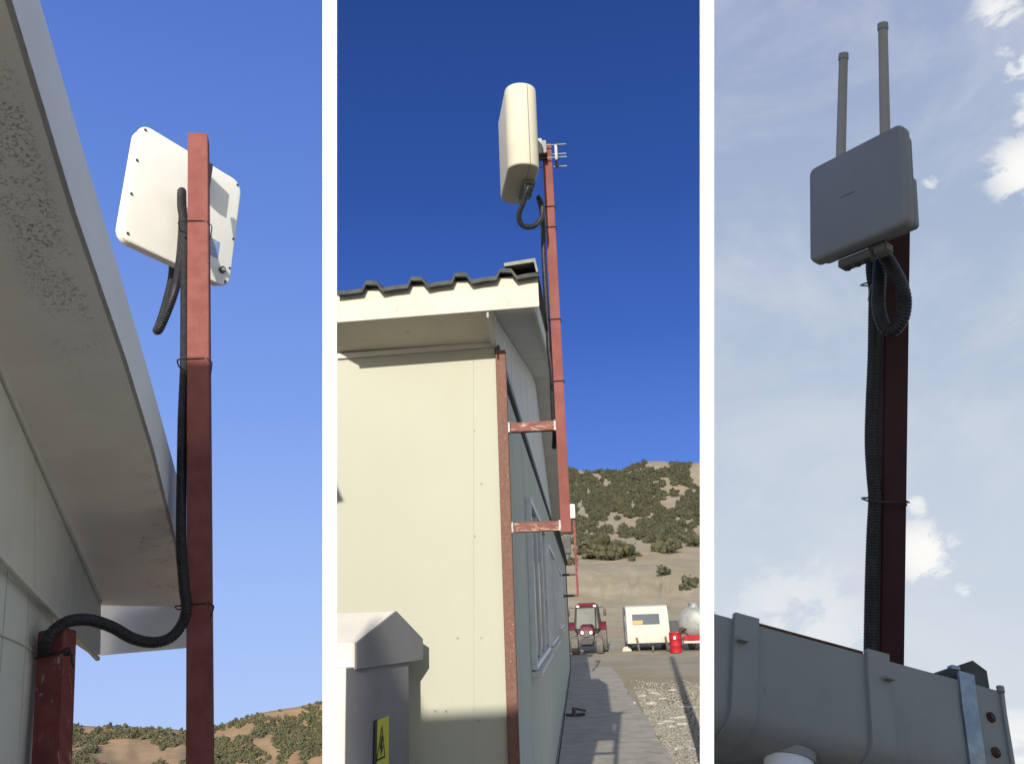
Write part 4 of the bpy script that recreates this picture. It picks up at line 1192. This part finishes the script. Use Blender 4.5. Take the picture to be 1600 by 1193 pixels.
for k_, (p, r, s_, kd) in enumerate(cand):
    vis = p.x / p.y > -.32 and (kd != 'm' or p.x / max(p.y, 1) > .05)
    if inds < 300 and vis:
        inds += 1
        o = bpy.data.objects.new('bush', bush_me[k_ % 10]); COL.objects.link(o); o.location = p - ZA * .1 * s_
        o.scale = (s_, s_, s_ * rng.uniform(.75, 1.05)); o.rotation_euler = (0, 0, rng.uniform(0, 6.28))
        if kd == 'c': tag(o, 'dark green juniper bush on the bare bank above the caravan and tractor', 'bush', 'bushes on the bare bank')
        elif kd == 'm': tag(o, 'dark green scrub bush on the hill behind the caravan', 'bush', 'scrub bushes on the middle hill')
        else: tag(o, 'dark green scrub bush on the ochre hillside behind the left mast', 'bush', 'scrub bushes on the left hillside')
    else:
        (rest_l if kd == 'l' else rest_m).append((k_ % 10, (p.x, p.y, p.z - .1 * s_), s_, float(rng.uniform(0, 6.28))))
if rest_m: tag(scatter_mesh('scrub', bp, rest_m, 'bush_leaf'), 'dense dark green scrub covering the hill behind the caravan', 'scrub', kind='stuff')
if rest_l: tag(scatter_mesh('scrub', bp, rest_l, 'bush_leaf_pale'), 'olive scrub covering the ochre hillside behind the left mast', 'scrub', kind='stuff')

# ================================================================== RIGHT VIEW: gutter, dark mast, outdoor unit with whips
g3 = lambda x, y, d: P(x, y, d)
GL = lambda x: 1.06 + (x - 1115) * .00031
topy = lambda x: 965 + (x - 1130) * .2695 if x > 1130 else 963 + (x - 1115) * .1
ga, gb = P(1000, topy(1130) - 35, GL(1000)), P(1558, topy(1558), GL(1558))
gdir = (gb - ga).normalized()
upc = upv; vd = ray(1340, 1080).normalized()
gup = upc * math.cos(R(35)) + fw * math.sin(R(35))   # this view looks steeply up: the eaves lean away
gup = (gup - gdir * gup.dot(gdir)).normalized()
gn = gdir.cross(gup).normalized()
if gn.dot(vd) > 0: gn = -gn
gup = gup + gdir * .13
CUT3 = ray(1115.6, 700).cross(ray(1115.6, 1250)).normalized()
def cut3(q): return Vector(q) - gdir * ((Vector(q) - EYE).dot(CUT3) / gdir.dot(CUT3))
def clamp3(q):
    v_ = Vector(q) - EYE
    return cut3(q) if CX + F * v_.dot(rt) / v_.dot(fw) < 1115.6 else Vector(q)
# section: (towards viewer, up)
sec = [(a_, c_ * .94) for a_, c_ in [(0, 0), (.004, .0), (.002, -.03), (.0015, -.075), (.001, -.116), (-.004, -.131), (-.015, -.141), (-.034, -.146), (-.10, -.149), (-.10, -.146), (-.034, -.143), (-.018, -.138), (-.008, -.129), (-.003, -.116), (-.0025, -.07), (-.003, 0)]]
gut = thing('roof_gutter', ga.lerp(gb, .5) + gup * -.15, 'grey roof gutter with clips and rusty bolt holes at the lower right', 'gutter')
mb = MB()
def gsec(org_, s=1.0, grow=0.0): return [org_ + gn * (a + grow) + gup * (c + (grow if c > -.001 else -grow * .6)) for a, c in sec]
mb.rings([[cut3(q) for q in gsec(ga)], gsec(ga.lerp(gb, .5)), gsec(gb)]).build('trough', 'gutter_grey', gut, smooth=True)
def at_x(x):
    best = None
    lo_, hi_ = 0.0, 1.0
    for _k in range(40):
        m_ = (lo_ + hi_) / 2; q = ga.lerp(gb, m_) - EYE
        px_ = CX + F * (q.dot(rt) / q.dot(fw))
        if px_ < x: lo_ = m_
        else: hi_ = m_
    return ga.lerp(gb, (lo_ + hi_) / 2)
def clip(xa, xb, hook):
    a, c = at_x(xa), at_x(xb)
    front = [q for q in sec[1:9]]
    th = .0055
    loops = []
    for o_ in (a, c):
        outl = [o_ + gn * (x_ + th) + gup * (y_ + (.007 if i == 0 else 0) - (.002 if i > 5 else 0)) for i, (x_, y_) in enumerate(front)]
        innl = [o_ + gn * (x_ - .001) + gup * (y_ + (.007 if i == 0 else 0)) for i, (x_, y_) in enumerate(front)][::-1]
        loops.append([clamp3(q_) for q_ in outl + innl])
    o_ = MB().rings(loops).build('joint_clip', 'gutter_grey', gut, smooth=True)
    h = at_x(hook)
    MB().box(h + gn * .012 + gup * -.028, gdir, gup, gn, .014, .0035, .010).build('clip_lip', 'gutter_grey', o_)
clip(1142, 1179, 1151); clip(1348, 1382, 1375)
# lip bead along the top edge and a dirty rim
ea, eb = at_x(1180) - gn * .002, at_x(1346) - gn * .002
MB().box((ea + eb) / 2 + gup * .002, gdir, gup, gn, (eb - ea).length, .005, .012).build('rim', 'rust_dark', gut, bevel=.001)
# galvanised strap with bolt
a, c = at_x(1493), at_x(1517)
st = MB(); loops = []
for o_ in (a, c):
    fr_ = sec[1:9]
    loops.append([o_ + gn * (x_ + .004) + gup * (y_ + (.012 if i == 0 else 0)) for i, (x_, y_) in enumerate(fr_)] + [o_ + gn * (x_ + .0005) + gup * (y_ + (.012 if i == 0 else 0)) for i, (x_, y_) in enumerate(fr_)][::-1])
strap = MB().rings(loops).build('strap', 'galvanised', gut, smooth=True)
md = at_x(1505)
bt = MB().cyl(md - gn * .012 + gup * .0, md - gn * .012 + gup * .020, .0025, 8).build('bolt', 'steel', strap)
MB().pillow(md - gn * .012 + gup * .023, gdir, gn, gup, .017, .012, .007, .004, .002).build('bolt_head', 'galvanised', bt, smooth=True)
# bolt holes
for (x, yy) in ((1538, .040), (1537, .086)):
    q = at_x(x) + gup * -yy + gn * .002
    h_ = MB().cyl(q - gn * .004, q + gn * .003, .0066, 14).build('bolt_head', 'rust_dark', gut, smooth=True)
    MB().cyl(q + gn * .003, q + gn * .0045, .0035, 8).build('bolt_tip', 'tractor_black', h_)
# end cap with a rolled edge
mb = MB(); e_ = gb
mb.rings([gsec(e_ - gdir * .001, grow=.0035), gsec(e_ + gdir * .005, grow=.0035)]).build('end_cap', 'gutter_grey', gut)
MB().cyl(e_ + gn * .006 + gup * -.002, e_ + gn * .006 + gup * .006, .005, 10).build('end_bead', 'gutter_grey', gut, smooth=True)
# round outlet under the trough
q = at_x(1262) + gup * -.134 + gn * -.040
MB().cyl(q + gup * .006, q - gup * .12, .029, 24, .028).build('outlet', 'fascia_bluewhite', gut, smooth=True)
MB().cyl(q + gup * .004, q - gup * .006, .032, 24, .0315).build('outlet_collar', 'gutter_grey', gut, smooth=True)
# roof sheet edge lying in the gutter at the end, eaves board behind
e0, e1 = at_x(1478), at_x(1553)
ro = thing('eaves_roof', e1 - gn * .2, 'dark roof sheet edge showing above the gutter end', 'roof')
w = [(0, .0), (.2, .010), (.38, .004), (.55, .020), (.72, .026), (.86, .022), (1, .018)]
lo_ = [e0.lerp(e1, a) + gup * (.0 - .002) - gn * .006 for a, c in w]; hi_ = [e0.lerp(e1, a) + gup * (c * 1.25 + .008) - gn * .006 for a, c in w]
mb = MB()
for i in range(len(w) - 1):
    mb.hexa([lo_[i], lo_[i + 1], hi_[i + 1], hi_[i]], [p_ - gn * .25 for p_ in (lo_[i], lo_[i + 1], hi_[i + 1], hi_[i])])
mb.build('sheet_edge', 'roof_dark', ro)
c = at_x(1545)
q = [c - gn * .10 - gup * .012, c - gn * .10 - gup * .19]
MB().hexa([cut3(q[0]), q[0], q[1], cut3(q[1])], [cut3(q[0] - gn * .012), q[0] - gn * .012, q[1] - gn * .012, cut3(q[1] - gn * .012)]).build('eaves_board', 'gutter_grey', ro)
q = [c - gn * .113 - gup * .165, c - gn * .6 - gup * .20]
MB().hexa([cut3(q[0]), q[0], q[1], cut3(q[1])], [cut3(q[0] + gup * .012), q[0] + gup * .012, q[1] + gup * .012, cut3(q[1] + gup * .012)]).build('soffit', 'roof_dark', ro)

# dark mast
pt3, pb3 = P(1397.5, 352, 1.457), P(1387, 1110, 1.457)
mast3 = thing('antenna_mast', pb3, 'dark red square mast rising behind the grey gutter, right view', 'mast')
fr3 = frame_of(pb3, pt3, 17)
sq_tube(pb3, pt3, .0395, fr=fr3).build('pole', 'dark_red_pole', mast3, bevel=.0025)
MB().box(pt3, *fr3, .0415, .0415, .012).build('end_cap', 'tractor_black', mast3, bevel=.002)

# outdoor unit
A3 = Matrix(((.571, .153, -.807), (-.821, .114, -.559), (.007, .982, .191)))
U, V, N = (A3 @ XA).normalized(), (A3 @ YA).normalized(), (A3 @ ZA).normalized()
C3 = EYE + (Vector((.907, 2.059, 3.016)) - EYE) * .6
W3, H3 = .171, .18
unit = thing('radio_unit', C3 - V * .09, 'grey square outdoor radio unit on top of the dark mast', 'radio unit')
MB().pillow(C3 - N * .011, U, V, N, W3, H3, .022, .013, .004, e2=.008).build('front_cover', 'unit_grey', unit, smooth=True)
MB().pillow(C3 - N * .028, U, V, N, W3 - .010, H3 - .012, .014, .012, .004).build('back_shell', 'unit_under', unit, smooth=True)
MB().pillow(C3 - N * .048 + U * .038 - V * .02, U, V, N, .06, .09, .03, .006, .003).build('mount_bracket', 'unit_grey', unit, smooth=True)
qb = C3 - V * .09 - N * .034
MB().box(qb - U * .022 - V * .003 - N * .004, U, N, V, .06, .020, .014).build('port_cover', 'unit_under', unit, bevel=.002)
MB().box(qb + U * .022 - V * .003 - N * .004, U, N, V, .022, .020, .016).build('gland_block', 'unit_under', unit, bevel=.002)
for a in (-.040, -.022, -.006):
    q = qb + U * a - N * .004; MB().cyl(q - V * .006, q - V * .014, .0045, 10).build('port', 'tractor_black', unit, smooth=True)
# small brand print: red and grey dashes across the middle
q0 = C3 + N * .0002 + V * .004 - U * .012
for k_, (a, w_, m_) in enumerate(((-.009, .0035, 'logo_red'), (-.004, .004, 'logo_grey'), (.001, .0035, 'logo_grey'), (.006, .005, 'logo_grey'), (.0115, .004, 'logo_grey'))):
    MB().box(q0 + U * a + N * .0001, U, V, N, w_, .0022, .0008).build('print_mark', m_, unit)
# whips
for (xa, ya, xb, yb, dd) in ((1313.5, 256, 1318, 88, 1.408), (1383, 212, 1379.5, 41, 1.345)):
    A, B = P(xa, ya, dd), P(xb, yb, dd + .01)
    if xa < 1350:
        wh = thing('whip_antenna', A, 'lower grey whip antenna standing on the left of the radio unit', 'antenna', 'whip antennas on the radio unit')
    else:
        wh = thing('whip_antenna', A, 'higher grey whip antenna standing on the right of the radio unit', 'antenna', 'whip antennas on the radio unit')
    ax = (B - A).normalized()
    MB().cyl(A - ax * .02, B, .0079, 16, .0070).build('rod', 'whip_grey', wh, smooth=True)
    MB().cyl(B - ax * .006, B + ax * .004, .0082, 16, .0078).build('cap', 'whip_cap', wh, smooth=True)
# hose 3
path = [P(1371, 362, 1.375), P(1372, 378, 1.375), P(1379, 394, 1.37), P(1393, 416, 1.365), P(1407, 443, 1.36), P(1413.5, 470, 1.36), P(1410, 496, 1.36), P(1400, 512, 1.365), P(1391, 516, 1.37), P(1382, 510, 1.375), P(1375, 492, 1.38), P(1372.5, 470, 1.385), P(1374, 440, 1.39),
        P(1375, 415, 1.40), P(1374, 398, 1.415), P(1369.5, 388, 1.43), P(1365, 396, 1.445), P(1363, 415, 1.45), P(1364.5, 435, 1.45), P(1367.5, 455, 1.448), P(1367, 500, 1.447), P(1366, 560, 1.446), P(1363, 630, 1.445), P(1361.5, 690, 1.445), P(1364, 740, 1.445), P(1367, 780, 1.444), P(1364.5, 830, 1.443), P(1362, 900, 1.443), P(1360.5, 970, 1.443), P(1359.5, 1040, 1.443), P(1359, 1100, 1.443)]
hose3 = thing('corrugated_hose', path[-1], 'black corrugated hose looped below the radio unit and down the dark mast', 'hose')
MB().tube(path, .0110, 14, ribs=.065, step=.00125).build('hose', 'black_rubber', hose3)
c_ = P(1388, 781, 1.45); tie(hose3, c_ - fr3[0] * .006, fr3[0], fr3[1], .066, .046, [P(1415, 784, 1.43), P(1417, 790, 1.43)], .0016)
c_ = P(1386, 444, 1.45); tie(hose3, c_ - fr3[0] * .006, fr3[0], fr3[1], .066, .046, None, .0014)
MB().tube([P(1356, 470, 1.44), P(1361, 446, 1.435), P(1372, 436, 1.425)], .0009, 5).build('wire_tail', 'steel', hose3)

for o in bpy.data.objects:
    if '_org' in o: del o['_org']
